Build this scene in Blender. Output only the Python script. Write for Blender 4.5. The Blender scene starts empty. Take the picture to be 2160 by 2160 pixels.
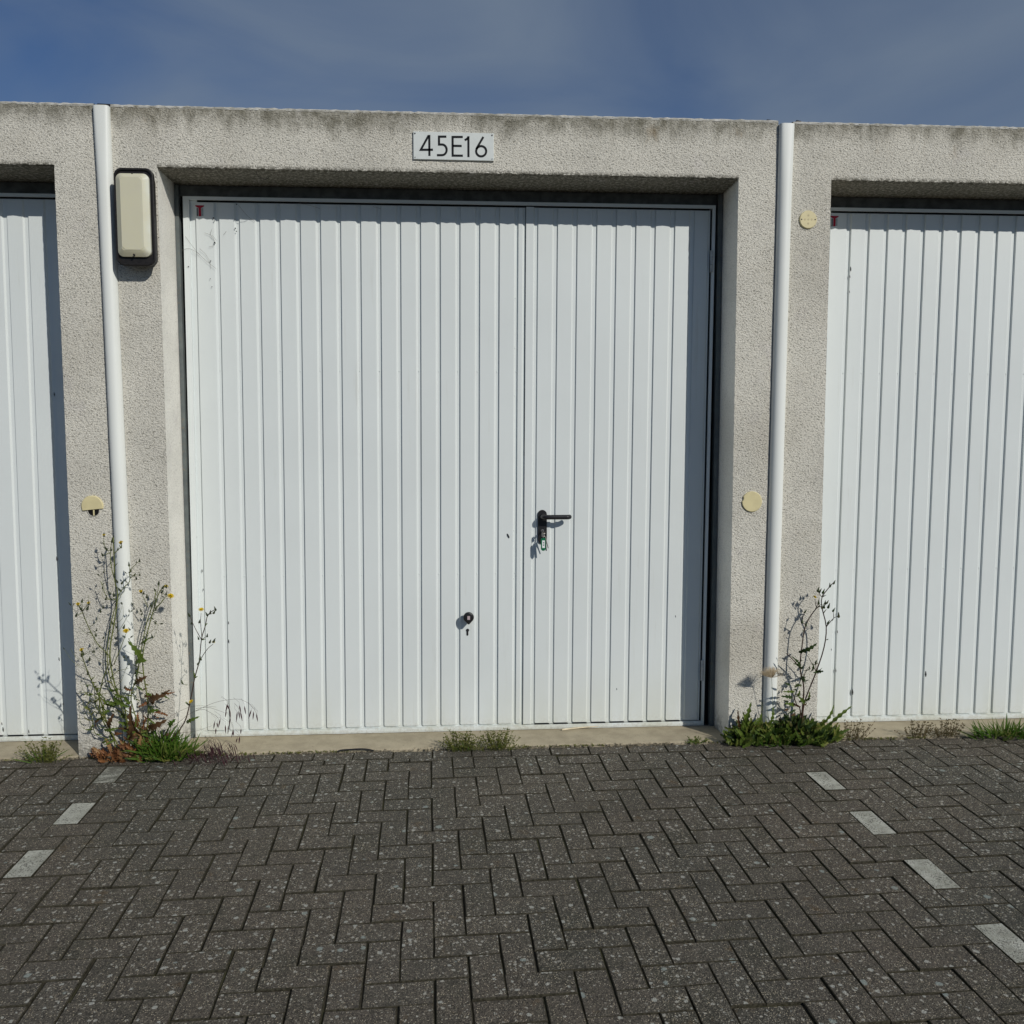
import bpy, bmesh, math, random
from mathutils import Vector, Matrix, noise
R = math.radians
scn = bpy.context.scene
col = scn.collection

# ------------------------------------------------------------------ camera
F, CX, CY, CZ, YAW, PITCH, ROLL = 1790.17, 1.4217, -4.2786, 1.5528, -0.06504, -0.07753, 0.00133
fwd = Vector((-math.sin(YAW)*math.cos(PITCH), math.cos(YAW)*math.cos(PITCH), math.sin(PITCH)))
rgt = Vector((math.cos(YAW), math.sin(YAW), 0)); dwn = fwd.cross(rgt)
r2 = math.cos(ROLL)*rgt + math.sin(ROLL)*dwn; d2 = -math.sin(ROLL)*rgt + math.cos(ROLL)*dwn
cd = bpy.data.cameras.new('camera'); cam = bpy.data.objects.new('camera', cd); col.objects.link(cam)
cam.matrix_world = Matrix(((r2.x, -d2.x, -fwd.x, CX), (r2.y, -d2.y, -fwd.y, CY), (r2.z, -d2.z, -fwd.z, CZ), (0, 0, 0, 1)))
cd.sensor_width = 36; cd.lens = 36*F/2160; cd.clip_end = 3000; cd.clip_start = .05
scn.camera = cam

# ------------------------------------------------------------------ light
SUN = Vector((.181, -.25, .177)).normalized()
EL = math.asin(SUN.z); ROT = math.atan2(SUN.x, SUN.y)
w = bpy.data.worlds.new('World'); scn.world = w; w.use_nodes = True
nt = w.node_tree; N = nt.nodes; LK = nt.links; N.clear()
wo = N.new('ShaderNodeOutputWorld'); bg = N.new('ShaderNodeBackground')
sky = N.new('ShaderNodeTexSky'); sky.sky_type = 'NISHITA'; sky.sun_disc = False
sky.sun_elevation = EL; sky.sun_rotation = ROT; sky.altitude = 0; sky.air_density = 1.0; sky.dust_density = .3; sky.ozone_density = 3.0
bg.inputs['Strength'].default_value = SKYSTR = .056
tc = N.new('ShaderNodeTexCoord')
mp = N.new('ShaderNodeMapping'); mp.inputs['Scale'].default_value = (2.0, 2.0, 5.5); mp.inputs['Rotation'].default_value = (R(2), R(3), R(0)); mp.inputs['Location'].default_value = (1.75, .2, 1.1)
LK.new(tc.outputs['Generated'], mp.inputs[0])
n1 = N.new('ShaderNodeTexNoise'); n1.inputs['Scale'].default_value = 1.25; n1.inputs['Detail'].default_value = 7; n1.inputs['Roughness'].default_value = .46; n1.inputs['Distortion'].default_value = .5
LK.new(mp.outputs[0], n1.inputs['Vector'])
cr = N.new('ShaderNodeValToRGB'); cr.color_ramp.elements[0].position = .42; cr.color_ramp.elements[0].color = (0, 0, 0, 1); cr.color_ramp.elements[1].position = .72; cr.color_ramp.elements[1].color = (1, 1, 1, 1)
LK.new(n1.outputs[0], cr.inputs[0])
ml = N.new('ShaderNodeMath'); ml.operation = 'MULTIPLY'; ml.inputs[1].default_value = .75; LK.new(cr.outputs[0], ml.inputs[0])
sxz = N.new('ShaderNodeSeparateXYZ'); LK.new(tc.outputs['Generated'], sxz.inputs[0])
hz = N.new('ShaderNodeMapRange'); hz.interpolation_type = 'SMOOTHSTEP'                      # thin veil thickening towards the east
for i, v in enumerate((-.35, .60, 0, .40)): hz.inputs[i+1].default_value = v
LK.new(sxz.outputs[0], hz.inputs[0])
iv = [N.new('ShaderNodeMath') for _ in range(3)]
for a_, src in ((iv[0], ml), (iv[1], hz)): a_.operation = 'SUBTRACT'; a_.inputs[0].default_value = 1; LK.new(src.outputs[0], a_.inputs[1])
iv[2].operation = 'MULTIPLY'; LK.new(iv[0].outputs[0], iv[2].inputs[0]); LK.new(iv[1].outputs[0], iv[2].inputs[1])
ad = N.new('ShaderNodeMath'); ad.operation = 'SUBTRACT'; ad.inputs[0].default_value = 1; LK.new(iv[2].outputs[0], ad.inputs[1])
mx = N.new('ShaderNodeMix'); mx.data_type = 'RGBA'; LK.new(ad.outputs[0], mx.inputs[0])
# deepen the blue of the clear sky a little (polarised-looking phone sky)
hs = N.new('ShaderNodeMix'); hs.data_type = 'RGBA'; hs.blend_type = 'MULTIPLY'; hs.inputs[0].default_value = 1; hs.inputs[7].default_value = (.48, .66, .90, 1)
LK.new(sky.outputs[0], hs.inputs[6]); LK.new(hs.outputs[2], mx.inputs[6])
mx.inputs[7].default_value = (2.9, 3.7, 4.8, 1)
LK.new(mx.outputs[2], bg.inputs['Color']); LK.new(bg.outputs[0], wo.inputs[0])

sd = bpy.data.lights.new('sun', 'SUN'); sd.energy = 2.75; sd.angle = R(.5); sd.color = (1, .965, .90)
so = bpy.data.objects.new('sun', sd); col.objects.link(so); so.rotation_euler = SUN.to_track_quat('Z', 'Y').to_euler()
scn.view_settings.view_transform = 'Standard'; scn.view_settings.look = 'None'; scn.view_settings.gamma = 1
scn.view_settings.exposure = .07; scn.view_settings.use_curve_mapping = False

# ------------------------------------------------------------------ helpers
def link(o, parent=None):
    col.objects.link(o)
    if parent is not None: o.parent = parent
    return o
def tag(o, label=None, cat=None, group=None, kind=None):
    for k, v in (('label', label), ('category', cat), ('group', group), ('kind', kind)):
        if v: o[k] = v
    return o
def empty(name, loc=(0, 0, 0)):
    o = bpy.data.objects.new(name, None); o.location = loc; o.empty_display_size = .05
    return link(o)
def mobj(name, bm, m, parent=None, smooth=False, loc=None):
    me = bpy.data.meshes.new(name); bm.normal_update(); bm.to_mesh(me); bm.free()
    for x in (m if isinstance(m, (list, tuple)) else [m]): me.materials.append(x)
    if smooth: me.polygons.foreach_set('use_smooth', [True]*len(me.polygons))
    o = bpy.data.objects.new(name, me)
    if loc: o.location = loc
    return link(o, parent)
def box(bm, x0, x1, y0, y1, z0, z1, mi=0):
    v = [bm.verts.new((x, y, z)) for z in (z0, z1) for y in (y0, y1) for x in (x0, x1)]
    for f in ((0, 2, 3, 1), (4, 5, 7, 6), (0, 1, 5, 4), (2, 6, 7, 3), (0, 4, 6, 2), (1, 3, 7, 5)):
        bm.faces.new([v[i] for i in f]).material_index = mi
def rings(bm, rs, cap0=True, cap1=True, mi=0):
    vs = [[bm.verts.new(p) for p in r] for r in rs]; n = len(vs[0])
    for a, b in zip(vs, vs[1:]):
        for i in range(n): bm.faces.new((a[i], a[(i+1) % n], b[(i+1) % n], b[i])).material_index = mi
    if cap0: bm.faces.new(vs[0][::-1]).material_index = mi
    if cap1: bm.faces.new(vs[-1]).material_index = mi
def tube(bm, pts, rad, n=6, taper=1.0, mi=0):
    pts = [Vector(p) for p in pts]; rs = []; L = len(pts)
    for i, p in enumerate(pts):
        t = (pts[min(i+1, L-1)]-pts[max(i-1, 0)]).normalized()
        a = t.cross(Vector((0, 1, 0)));
        if a.length < .1: a = t.cross(Vector((1, 0, 0)))
        a.normalize(); b = t.cross(a); r = rad*(1+(taper-1)*i/max(1, L-1)) if not isinstance(rad, list) else rad[i]
        rs.append([p+a*math.cos(6.28318*k/n)*r+b*math.sin(6.28318*k/n)*r for k in range(n)])
    rings(bm, rs, mi=mi)
def smoothpts(pts, k=3):
    P = [Vector(p) for p in pts]
    if len(P) < 3: return P
    out = []
    for i in range(len(P)-1):
        p0, p1, p2, p3 = P[max(i-1, 0)], P[i], P[i+1], P[min(i+2, len(P)-1)]
        for j in range(k):
            t = j/k
            out.append(.5*((2*p1)+(p2-p0)*t+(2*p0-5*p1+4*p2-p3)*t*t+(3*p1-p0-3*p2+p3)*t**3))
    out.append(P[-1]); return out
def rrect(cx, cz, hx, hz, r, y, n=5):
    o = []
    for sx, sz, a0 in ((1, 1, 0), (-1, 1, 90), (-1, -1, 180), (1, -1, 270)):
        for k in range(n+1):
            a = R(a0+90*k/n); o.append((cx+sx*(hx-r)+r*math.cos(a), y, cz+sz*(hz-r)+r*math.sin(a)))
    return o
def disc(cx, cz, r, y, n=28): return [(cx+r*math.cos(6.28318*k/n), y, cz+r*math.sin(6.28318*k/n)) for k in range(n)]

# ------------------------------------------------------------------ materials
class M:
    def __init__(s, name, rough=.6, spec=.3, metal=0):
        s.m = bpy.data.materials.new(name); s.m.use_nodes = True; s.t = s.m.node_tree; s.n = s.t.nodes; s.l = s.t.links
        s.b = s.n['Principled BSDF']; s.b.inputs['Roughness'].default_value = rough; s.b.inputs['Specular IOR Level'].default_value = spec; s.b.inputs['Metallic'].default_value = metal
        s.geo = s.n.new('ShaderNodeNewGeometry'); s.pos = s.geo.outputs['Position']
    def noise(s, scale, detail=3, rough=.55, vec=None, dist=0):
        a = s.n.new('ShaderNodeTexNoise'); a.inputs['Scale'].default_value = scale; a.inputs['Detail'].default_value = detail; a.inputs['Roughness'].default_value = rough; a.inputs['Distortion'].default_value = dist
        s.l.new(vec or s.pos, a.inputs['Vector']); return a.outputs[0]
    def noisec(s, scale):
        a = s.n.new('ShaderNodeTexNoise'); a.inputs['Scale'].default_value = scale; s.l.new(s.pos, a.inputs['Vector']); return a.outputs['Color']
    def vor(s, scale, out='Distance', vec=None, feat='F1', rnd=1):
        a = s.n.new('ShaderNodeTexVoronoi'); a.feature = feat; a.inputs['Scale'].default_value = scale; a.inputs['Randomness'].default_value = rnd; s.l.new(vec or s.pos, a.inputs['Vector']); return a.outputs[out]
    def map(s, sc, vec=None, rot=(0, 0, 0)):
        a = s.n.new('ShaderNodeMapping'); a.inputs['Scale'].default_value = sc; a.inputs['Rotation'].default_value = rot; s.l.new(vec or s.pos, a.inputs[0]); return a.outputs[0]
    def ramp(s, x, p0, p1, c0=0, c1=1, clampmode='LINEAR'):
        a = s.n.new('ShaderNodeMapRange'); a.interpolation_type = 'SMOOTHSTEP'
        for i, v in enumerate((p0, p1, c0, c1)): a.inputs[i+1].default_value = v
        s.l.new(x, a.inputs[0]); return a.outputs[0]
    def math(s, op, a, b=None):
        n = s.n.new('ShaderNodeMath'); n.operation = op
        for i, v in enumerate((a, b)):
            if v is None: continue
            if isinstance(v, (int, float)): n.inputs[i].default_value = v
            else: s.l.new(v, n.inputs[i])
        return n.outputs[0]
    def mix(s, f, a, b, mode='MIX'):
        n = s.n.new('ShaderNodeMix'); n.data_type = 'RGBA'; n.blend_type = mode
        for i, v in ((0, f), (6, a), (7, b)):
            if isinstance(v, (int, float)): n.inputs[i].default_value = v
            elif isinstance(v, tuple): n.inputs[i].default_value = (*v, 1)
            else: s.l.new(v, n.inputs[i])
        return n.outputs[2]
    def xyz(s, i):
        if not hasattr(s, 'sx'): s.sx = s.n.new('ShaderNodeSeparateXYZ'); s.l.new(s.pos, s.sx.inputs[0])
        return s.sx.outputs[i]
    def col(s, c):
        if isinstance(c, tuple): s.b.inputs['Base Color'].default_value = (*c, 1)
        else: s.l.new(c, s.b.inputs['Base Color'])
        return s
    def bump(s, h, strength=.5, dist=.002):
        b = s.n.new('ShaderNodeBump'); b.inputs['Strength'].default_value = strength; b.inputs['Distance'].default_value = dist
        s.l.new(h, b.inputs['Height']); s.l.new(b.outputs[0], s.b.inputs['Normal']); return s
def plain(name, c, rough=.5, spec=.3, var=.15, sc=30, metal=0):
    m = M(name, rough, spec, metal); n = m.noise(sc, 4)
    m.col(m.mix(m.ramp(n, .3, .7), tuple(x*(1-var) for x in c), tuple(min(1, x*(1+var)) for x in c))); m.bump(n, .15, .001); return m.m

# roughcast facade
def roughcast(name, base, grain=1.0, pits=.7):
    m = M(name, .9, .15)
    v = m.map((1, 1, 1.35), rot=(0, R(-28), 0))
    fine = m.noise(105, 3, .6, v, .6); tiny = m.noise(330, 2, .6)
    h = m.math('ADD', fine, m.math('MULTIPLY', tiny, .35))
    pit = m.ramp(m.math('ADD', fine, m.math('MULTIPLY', m.math('SUBTRACT', tiny, .5), .5)), .47, .34)                                   # small open pores of the grain, coloured darker
    big = m.noise(2.3, 5, .6); c = m.mix(m.ramp(big, .35, .68), base, tuple(x*.86 for x in base))
    c = m.mix(m.math('MULTIPLY', m.ramp(m.noise(5.5, 4, .6), .56, .72), .30), c, (.62, .58, .56))
    # algae and soot running down from the roof edge
    st = m.noise(7, 5, .65, m.map((1, 1, .16)))
    zt = m.ramp(m.math('ADD', m.xyz(2), m.math('MULTIPLY', m.math('SUBTRACT', st, .5), .32)), 3.035, 3.17)
    c = m.mix(m.math('MULTIPLY', zt, m.ramp(m.noise(14, 4, .7), .30, .62, .30, .80)), c, (.10, .092, .055))
    c = m.mix(m.math('MULTIPLY', m.math('MULTIPLY', m.ramp(m.noise(5.1, 4, .7, m.map((1, 1, .5))), .58, .70), m.ramp(m.xyz(2), 2.93, 3.10)), .42), c, (.34, .24, .13))
    c = m.mix(m.math('MULTIPLY', m.ramp(m.xyz(2), .16, .0), m.ramp(m.noise(40, 3), .35, .6, .1, .7)), c, (.16, .15, .12))
    # dirt along the drip edge of the lintel
    dl = m.ramp(m.math('ABSOLUTE', m.math('SUBTRACT', m.xyz(2), 2.888)), .022, .0)
    inn = m.math('LESS_THAN', m.math('FRACT', m.math('DIVIDE', m.math('ADD', m.xyz(0), 33.147), 3.3147)), .857)
    dl = m.math('MULTIPLY', dl, inn)
    c = m.mix(m.math('MULTIPLY', m.math('MULTIPLY', dl, m.ramp(m.noise(60, 4, .7), .38, .55)), .8), c, (.06, .055, .035))
    c = m.mix(m.math('MULTIPLY', m.ramp(m.noise(1.1, 3, .6), .5, .75), .25), c, (.42, .36, .26))
    c = m.mix(m.math('MULTIPLY', pit, pits), c, (.12, .11, .085))
    c = m.mix(m.math('MULTIPLY', m.ramp(m.vor(38, 'Distance'), .09, .05), .6), c, (.10, .08, .05))
    m.col(c); m.bump(h, 1.0, .0095*grain); return m.m
M_wall = roughcast('roughcast_render', (.79, .758, .66))
M_reveal = roughcast('reveal_render', (.88, .855, .775), .3, .25)
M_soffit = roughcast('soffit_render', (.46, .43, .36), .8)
def concrete(name, base, dark, sc=1.0):
    m = M(name, .85, .2); n = m.noise(9*sc, 6, .6); c = m.mix(m.ramp(n, .35, .7), base, dark)
    c = m.mix(m.math('MULTIPLY', m.ramp(m.noise(160, 3), .5, .7), .35), c, tuple(x*.5 for x in base))
    c = m.mix(m.math('MULTIPLY', m.ramp(m.vor(26), .10, .04), .7), c, (.1, .09, .07))
    m.col(c); m.bump(m.noise(120, 4), .4, .002); return m.m
M_sill = concrete('threshold_concrete', (.45, .39, .275), (.35, .30, .21))
M_edge = concrete('roof_edge_concrete', (.55, .54, .50), (.30, .29, .24), 3)
M_roof = concrete('roof_felt', (.08, .08, .08), (.05, .05, .05))
M_block = concrete('side_concrete', (.4, .38, .34), (.3, .29, .26))
# white coated steel
def whitesteel(name, base, dirt=.5):
    m = M(name, .42, .35)
    c = m.mix(m.ramp(m.noise(1.7, 4), .3, .75), base, tuple(x*.95 for x in base))
    c = m.mix(m.math('MULTIPLY', m.math('MULTIPLY', m.ramp(m.xyz(2), .42, .02), m.ramp(m.noise(5, 4, .6, m.map((1, 1, .25))), .3, .7)), .35*dirt*2), c, (.55, .56, .44))
    c = m.mix(m.math('MULTIPLY', m.ramp(m.noise(160, 2), .72, .78), .5*dirt), c, (.35, .33, .26))
    c = m.mix(m.math('MULTIPLY', m.math('MULTIPLY', m.ramp(m.noise(34, 4, .7, m.map((1, 1, .05))), .58, .74), m.ramp(m.noise(1.4, 3), .40, .62)), .22), c, (.46, .45, .38))
    c = m.mix(m.math('MULTIPLY', m.math('MULTIPLY', m.ramp(m.xyz(2), .10, .01), m.ramp(m.noise(60, 4, .7), .45, .6)), .28), c, (.36, .32, .23))
    m.col(c); m.bump(m.math('ADD', m.noise(420, 2), m.math('MULTIPLY', m.noise(3.5, 2), 14)), .07, .0012); return m.m
M_door = whitesteel('white_coated_steel', (.71, .75, .735)); M_door2 = whitesteel('white_door_rim', (.74, .78, .765), .8)
M_pipe = whitesteel('white_pvc', (.78, .80, .755), .3)
def galv():
    m = M('galvanised_frame', .55, .4); c = m.mix(m.ramp(m.noise(14, 4), .3, .7), (.135, .155, .15), (.10, .115, .115))
    c = m.mix(m.math('MULTIPLY', m.ramp(m.noise(60, 4, .7), .56, .7), .5), c, (.22, .17, .10)); m.col(c); m.bump(m.noise(60, 3), .2, .001); return m.m
M_frame = galv()
M_head = plain('shaded_head_rail', (.085, .092, .09), .6, .3, .3, 20)  # shade of the recess under the soffit is put into this dark colour
M_void = plain('dark_interior', (.012, .012, .012), .9, .05)
M_gasket = plain('black_rubber', (.02, .02, .022), .6, .2)
M_black = plain('black_plastic', (.012, .012, .013), .38, .45, .2)
M_hous = plain('lamp_housing_plastic', (.014, .012, .011), .5, .35, .3, 60)
M_keymetal = plain('key_metal', (.45, .43, .40), .3, .5, .2, 80, .9)
M_keydark = plain('dark_key_metal', (.04, .04, .04), .35, .5, .2, 80, .5)
M_green = plain('green_key_tag', (.0, .13, .055), .3, .5); M_tagwhite = plain('tag_paper', (.72, .76, .74), .6)
M_sign = plain('sign_enamel', (.66, .69, .66), .3, .4, .03); M_ink = plain('black_lettering', (.006, .006, .006), .4, .3)
M_cream = plain('cream_plastic_cover', (.66, .58, .33), .45, .35, .06, 20)
M_red = plain('red_print', (.36, .01, .03), .5); M_greyp = plain('grey_print', (.12, .14, .14), .5)
M_steel = plain('hinge_steel', (.5, .52, .51), .4, .4)
def lensmat():
    m = M('aged_shaded_lamp_lens', .22, .5); c = m.mix(m.ramp(m.xyz(0), -.055, .0), (.64, .61, .44), (.70, .72, .63))  # sunlight on the right facet put into the colour, paler to the right
    c = m.mix(m.ramp(m.noise(7, 3), .3, .8), c, (.62, .59, .44)); c = m.mix(m.math('MULTIPLY', m.ramp(m.xyz(2), 2.475, 2.455), .35), c, (.30, .28, .2)); m.col(c)  # shade of the bottom facet put in as a darker lower edge
    m.b.inputs['Subsurface Weight'].default_value = .15; m.b.inputs['Subsurface Radius'].default_value = (.02, .02, .01); m.bump(m.noise(90, 2), .06, .001); return m.m
M_lens = lensmat()
# pavers
def paver(name, white=False, worn=0):
    m = M(name, .82, .22)
    at = m.n.new('ShaderNodeAttribute'); at.attribute_name = 'tone'; oi = m.n.new('ShaderNodeObjectInfo')
    r = m.math('FRACT', m.math('ADD', at.outputs['Fac'], oi.outputs['Random']))
    r2_ = m.math('FRACT', m.math('MULTIPLY', r, 7.31))
    if white:
        c = m.mix(m.ramp(m.noise(16, 5), .35, .7), (.52, .52, .45), (.36, .36, .30))
        spk = m.ramp(m.noise(150, 3, .7), .50, .60); c = m.mix(m.math('MULTIPLY', spk, m.ramp(m.noise(24, 4), .36, .62, .3, .95)), c, (.07, .068, .06))
        if worn: c = m.mix(m.math('MULTIPLY', m.ramp(m.noise(35, 5, .7), .38, .56), worn), c, (.085, .085, .065))
        c = m.mix(m.math('MULTIPLY', m.ramp(m.noise(7, 4, .7), .45, .65), .4), c, (.24, .235, .19))
    else:
        c = m.mix(r, (.073, .066, .053), (.102, .091, .074))
        c = m.mix(m.math('MULTIPLY', r2_, .55), c, (.096, .080, .064))           # some pavers redder
        c = m.mix(m.math('MULTIPLY', m.ramp(m.noise(.75, 4), .42, .62), .6), c, (.066, .068, .056)); c = m.mix(m.math('MULTIPLY', m.ramp(m.noise(1.1, 3), .62, .42), .5), c, (.115, .095, .073)); c = m.mix(m.math('MULTIPLY', m.ramp(m.noise(3.7, 5, .7), .52, .66), .4), c, (.050, .052, .034))   # mossy film, in patches
        gr = m.vor(230, 'Color'); sx = m.n.new('ShaderNodeSeparateColor'); m.l.new(gr, sx.inputs[0])
        d = m.vor(230, 'Distance')
        c = m.mix(m.math('MULTIPLY', m.ramp(d, .6, .3), m.ramp(sx.outputs[0], .25, .9, 0, .75)), c, (.25, .22, .17))     # washed-out aggregate
        c = m.mix(m.math('MULTIPLY', m.ramp(d, .5, .3), m.ramp(sx.outputs[1], .86, .90)), c, (.48, .41, .29))
        c = m.mix(m.math('MULTIPLY', m.ramp(sx.outputs[2], .70, .8), .6), c, (.018, .017, .015))
        c = m.mix(m.math('MULTIPLY', m.ramp(m.noise(9, 5, .7), .60, .72), .45), c, (.12, .075, .03))      # rusty algae
        c = m.mix(m.math('MULTIPLY', m.ramp(m.noise(45, 4, .7), .52, .70), .45), c, (.038, .038, .026))
    # lichen rosettes, three sizes, thick in some places and thin in others
    wv = m.n.new('ShaderNodeVectorMath'); wv.operation = 'MULTIPLY_ADD'; wv.inputs[1].default_value = (.012,)*3; m.l.new(m.noisec(110), wv.inputs[0]); m.l.new(m.pos, wv.inputs[2])
    dens = m.noise(1.6, 3)
    for sc, r0, thr, cc in ((14, .19, .66, (.30, .34, .31)), (32, .28, .60, (.44, .44, .39)), (58, .34, .57, (.44, .42, .36)), (120, .34, .60, (.38, .36, .29))):
        vd = m.vor(sc, 'Distance', wv.outputs[0]); vc = m.vor(sc, 'Color', wv.outputs[0]); s2 = m.n.new('ShaderNodeSeparateColor'); m.l.new(vc, s2.inputs[0])
        on = m.ramp(m.math('ADD', s2.outputs[0], m.math('MULTIPLY', m.math('SUBTRACT', dens, .5), 1.7)), thr, thr+.04)
        rr = m.math('SUBTRACT', m.math('MULTIPLY', m.math('ADD', m.math('MULTIPLY', s2.outputs[1], .6), .4), r0), vd)
        c = m.mix(m.math('MULTIPLY', m.math('MULTIPLY', on, m.ramp(m.math('ADD', rr, m.math('MULTIPLY', m.math('SUBTRACT', m.noise(260, 2), .5), .10)), -.02, .035)), .72 if not white else .15), c, cc)
    m.col(c); m.bump(m.math('ADD', m.vor(230, 'Distance'), m.noise(60, 3)), .8, .003); return m.m
M_paver = paver('concrete_paver'); M_paverW = paver('white_painted_paver', True)
M_paverD = paver('worn_white_paver', True, .75)
M_moss = plain('mossy_paver_edge', (.046, .042, .030), .95, .05, .5, 120)
def joint():
    m = M('joint_sand', .95, .1); c = m.mix(m.ramp(m.noise(3, 4), .4, .6), (.052, .046, .034), (.068, .068, .030))
    c = m.mix(m.ramp(m.noise(200, 3), .5, .7), c, (.07, .06, .045)); m.col(c); m.bump(m.noise(200, 3), .6, .004); return m.m
M_joint = joint()
M_ground = concrete('far_paving', (.085, .078, .07), (.06, .055, .05))
M_grit = concrete('mortar_crumbs', (.30, .26, .19), (.16, .14, .09))
def leafm(name, cs, tr=.3, rough=.5):
    m = M(name, rough, .25); g = m.geo.outputs['Random Per Island']
    c = m.mix(m.ramp(g, 0, .5), cs[0], cs[1]); c = m.mix(m.ramp(g, .5, 1), c, cs[2]); c = m.mix(m.math('MULTIPLY', m.noise(90, 3), .35), c, tuple(x*.5 for x in cs[0]))
    m.col(c); tb = m.n.new('ShaderNodeBsdfTranslucent'); m.l.new(c, tb.inputs[0]); ms = m.n.new('ShaderNodeMixShader'); ms.inputs[0].default_value = tr
    m.l.new(m.b.outputs[0], ms.inputs[1]); m.l.new(tb.outputs[0], ms.inputs[2]); m.l.new(ms.outputs[0], m.n['Material Output'].inputs[0]); return m.m
L_green = leafm('green_leaf', [(.07, .12, .018), (.13, .185, .03), (.24, .23, .06)])
L_grass = leafm('grass_blade', [(.055, .13, .012), (.09, .17, .02), (.15, .19, .04)])
L_dark = leafm('dark_green_leaf', [(.022, .045, .012), (.045, .08, .02), (.11, .10, .035)])
L_dry = leafm('dry_orange_leaf', [(.30, .13, .05), (.15, .065, .03), (.40, .24, .11)])
L_red = leafm('reddish_leaf', [(.14, .05, .03), (.09, .07, .025), (.20, .09, .04)])
L_tuft = leafm('yellow_green_tuft', [(.14, .17, .035), (.22, .215, .06), (.09, .11, .03)])
L_straw = leafm('straw_tuft', [(.22, .16, .08), (.13, .10, .05), (.16, .15, .06)])
L_purple = leafm('purple_spikelet', [(.05, .015, .022), (.08, .03, .035), (.025, .012, .014)], .15)
L_yel = leafm('yellow_petals', [(.80, .58, .01), (.85, .66, .03), (.75, .5, .01)])
L_stem = leafm('green_stem', [(.14, .17, .045), (.18, .20, .06), (.12, .125, .04)], .05)
L_stemR = leafm('reddish_stem', [(.05, .03, .02), (.075, .04, .03), (.04, .03, .02)], .05)
L_bud = leafm('flower_bud', [(.05, .065, .03), (.035, .045, .02), (.07, .08, .04)], .05)
L_seed = leafm('pale_seed_head', [(.62, .51, .34), (.70, .60, .44), (.52, .42, .27)], .4)

# ------------------------------------------------------------------ ground
PER = 3.3147; XOR = 2.8386; ZT = 2.8876; ZR = 3.166; PIERL = -.476
SL = .0214
def gz(y): return SL*min(0, y)
bm = bmesh.new()
v = [bm.verts.new(p) for p in ((-400, -400, -.14), (400, -400, -.14), (400, 400, -.14), (-400, 400, -.14))]; bm.faces.new(v)
tag(mobj('ground', bm, M_ground), kind='structure')
bm = bmesh.new()
X0, X1, Y0 = -4.2, 7.2, -6.6
nx, ny = 190, 110; gg = []
for j in range(ny+1):
    y = Y0*(1-j/ny)
    gg.append([bm.verts.new((X0+(X1-X0)*i/nx, y, gz(y)-.0078+.0022*noise.noise(Vector((i*.37, j*.37, 2)))+.001*noise.noise(Vector((i*.05, j*.05, 8))))) for i in range(nx+1)])
for j in range(ny):
    for i in range(nx): bm.faces.new((gg[j][i], gg[j][i+1], gg[j+1][i+1], gg[j+1][i]))
edge = gg[0]+[g_[-1] for g_ in gg[1:]]+gg[-1][::-1][1:]+[g_[0] for g_ in gg[::-1][1:]]
low = [bm.verts.new((v.co.x, v.co.y, -.2)) for v in edge[:-1]]
for i in range(len(low)): bm.faces.new((edge[i], low[i], low[(i+1) % len(low)], edge[(i+1) % len(low)]))
pave = mobj('pavement', bm, M_joint); tag(pave, kind='structure')

rng = random.Random(11)
G = .03596; ORG = Vector((3.0832, -.4155)); CG, SG = math.cos(G), math.sin(G); m_ = .105; JT = .0044
def g2w(a, b): return Vector((ORG.x+a*CG-b*SG, ORG.y+a*SG+b*CG))
YB = -.118                                                        # front line of the border row
def clip(poly, yb):
    out = []
    for i, p in enumerate(poly):
        q = poly[(i+1) % len(poly)]; pin, qin = p.y <= yb, q.y <= yb
        if pin: out.append(p)
        if pin != qin: t = (yb-p.y)/(q.y-p.y); out.append(p+(q-p)*t)
    return out
def prism(bm, poly, ch=.003, rnd=None, top=0.0, tilt=(0, 0), center=None):
    """brick: bevelled top, sides down into the joint; poly counter-clockwise in 2D"""
    c = sum(poly, Vector((0, 0)))/len(poly); n = len(poly); ins = []
    for i, p in enumerate(poly):
        a = (poly[i]-poly[i-1]).normalized(); b = (poly[(i+1) % n]-poly[i]).normalized()
        na = Vector((-a.y, a.x)); nb = Vector((-b.y, b.x)); k = 1+na.dot(nb)
        ins.append(p+(na+nb)*ch/max(k, .3))
    lay = bm.faces.layers.float.get('tone') or bm.faces.layers.float.new('tone')
    def z(p): return top+tilt[0]*(p.x-c.x)+tilt[1]*(p.y-c.y)
    a = [bm.verts.new((p.x, p.y, z(p)-.05)) for p in poly]; b = [bm.verts.new((p.x, p.y, z(p)-ch*.6)) for p in poly]; t = [bm.verts.new((p.x, p.y, z(p))) for p in ins]
    fs = [bm.faces.new(t)]
    for i in range(n):
        j = (i+1) % n; fs += [bm.faces.new((a[i], a[j], b[j], b[i])), bm.faces.new((b[i], b[j], t[j], t[i]))]
    for f in fs: f[lay] = rnd if rnd is not None else 0.
    for f in fs[1:]: f.material_index = 1
def wob(poly, s):
    out = []
    for p in poly: out.append(p+Vector((rng.uniform(-s, s), rng.uniform(-s, s))))
    return out
bricks = []   # (poly world, whitetype)
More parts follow.
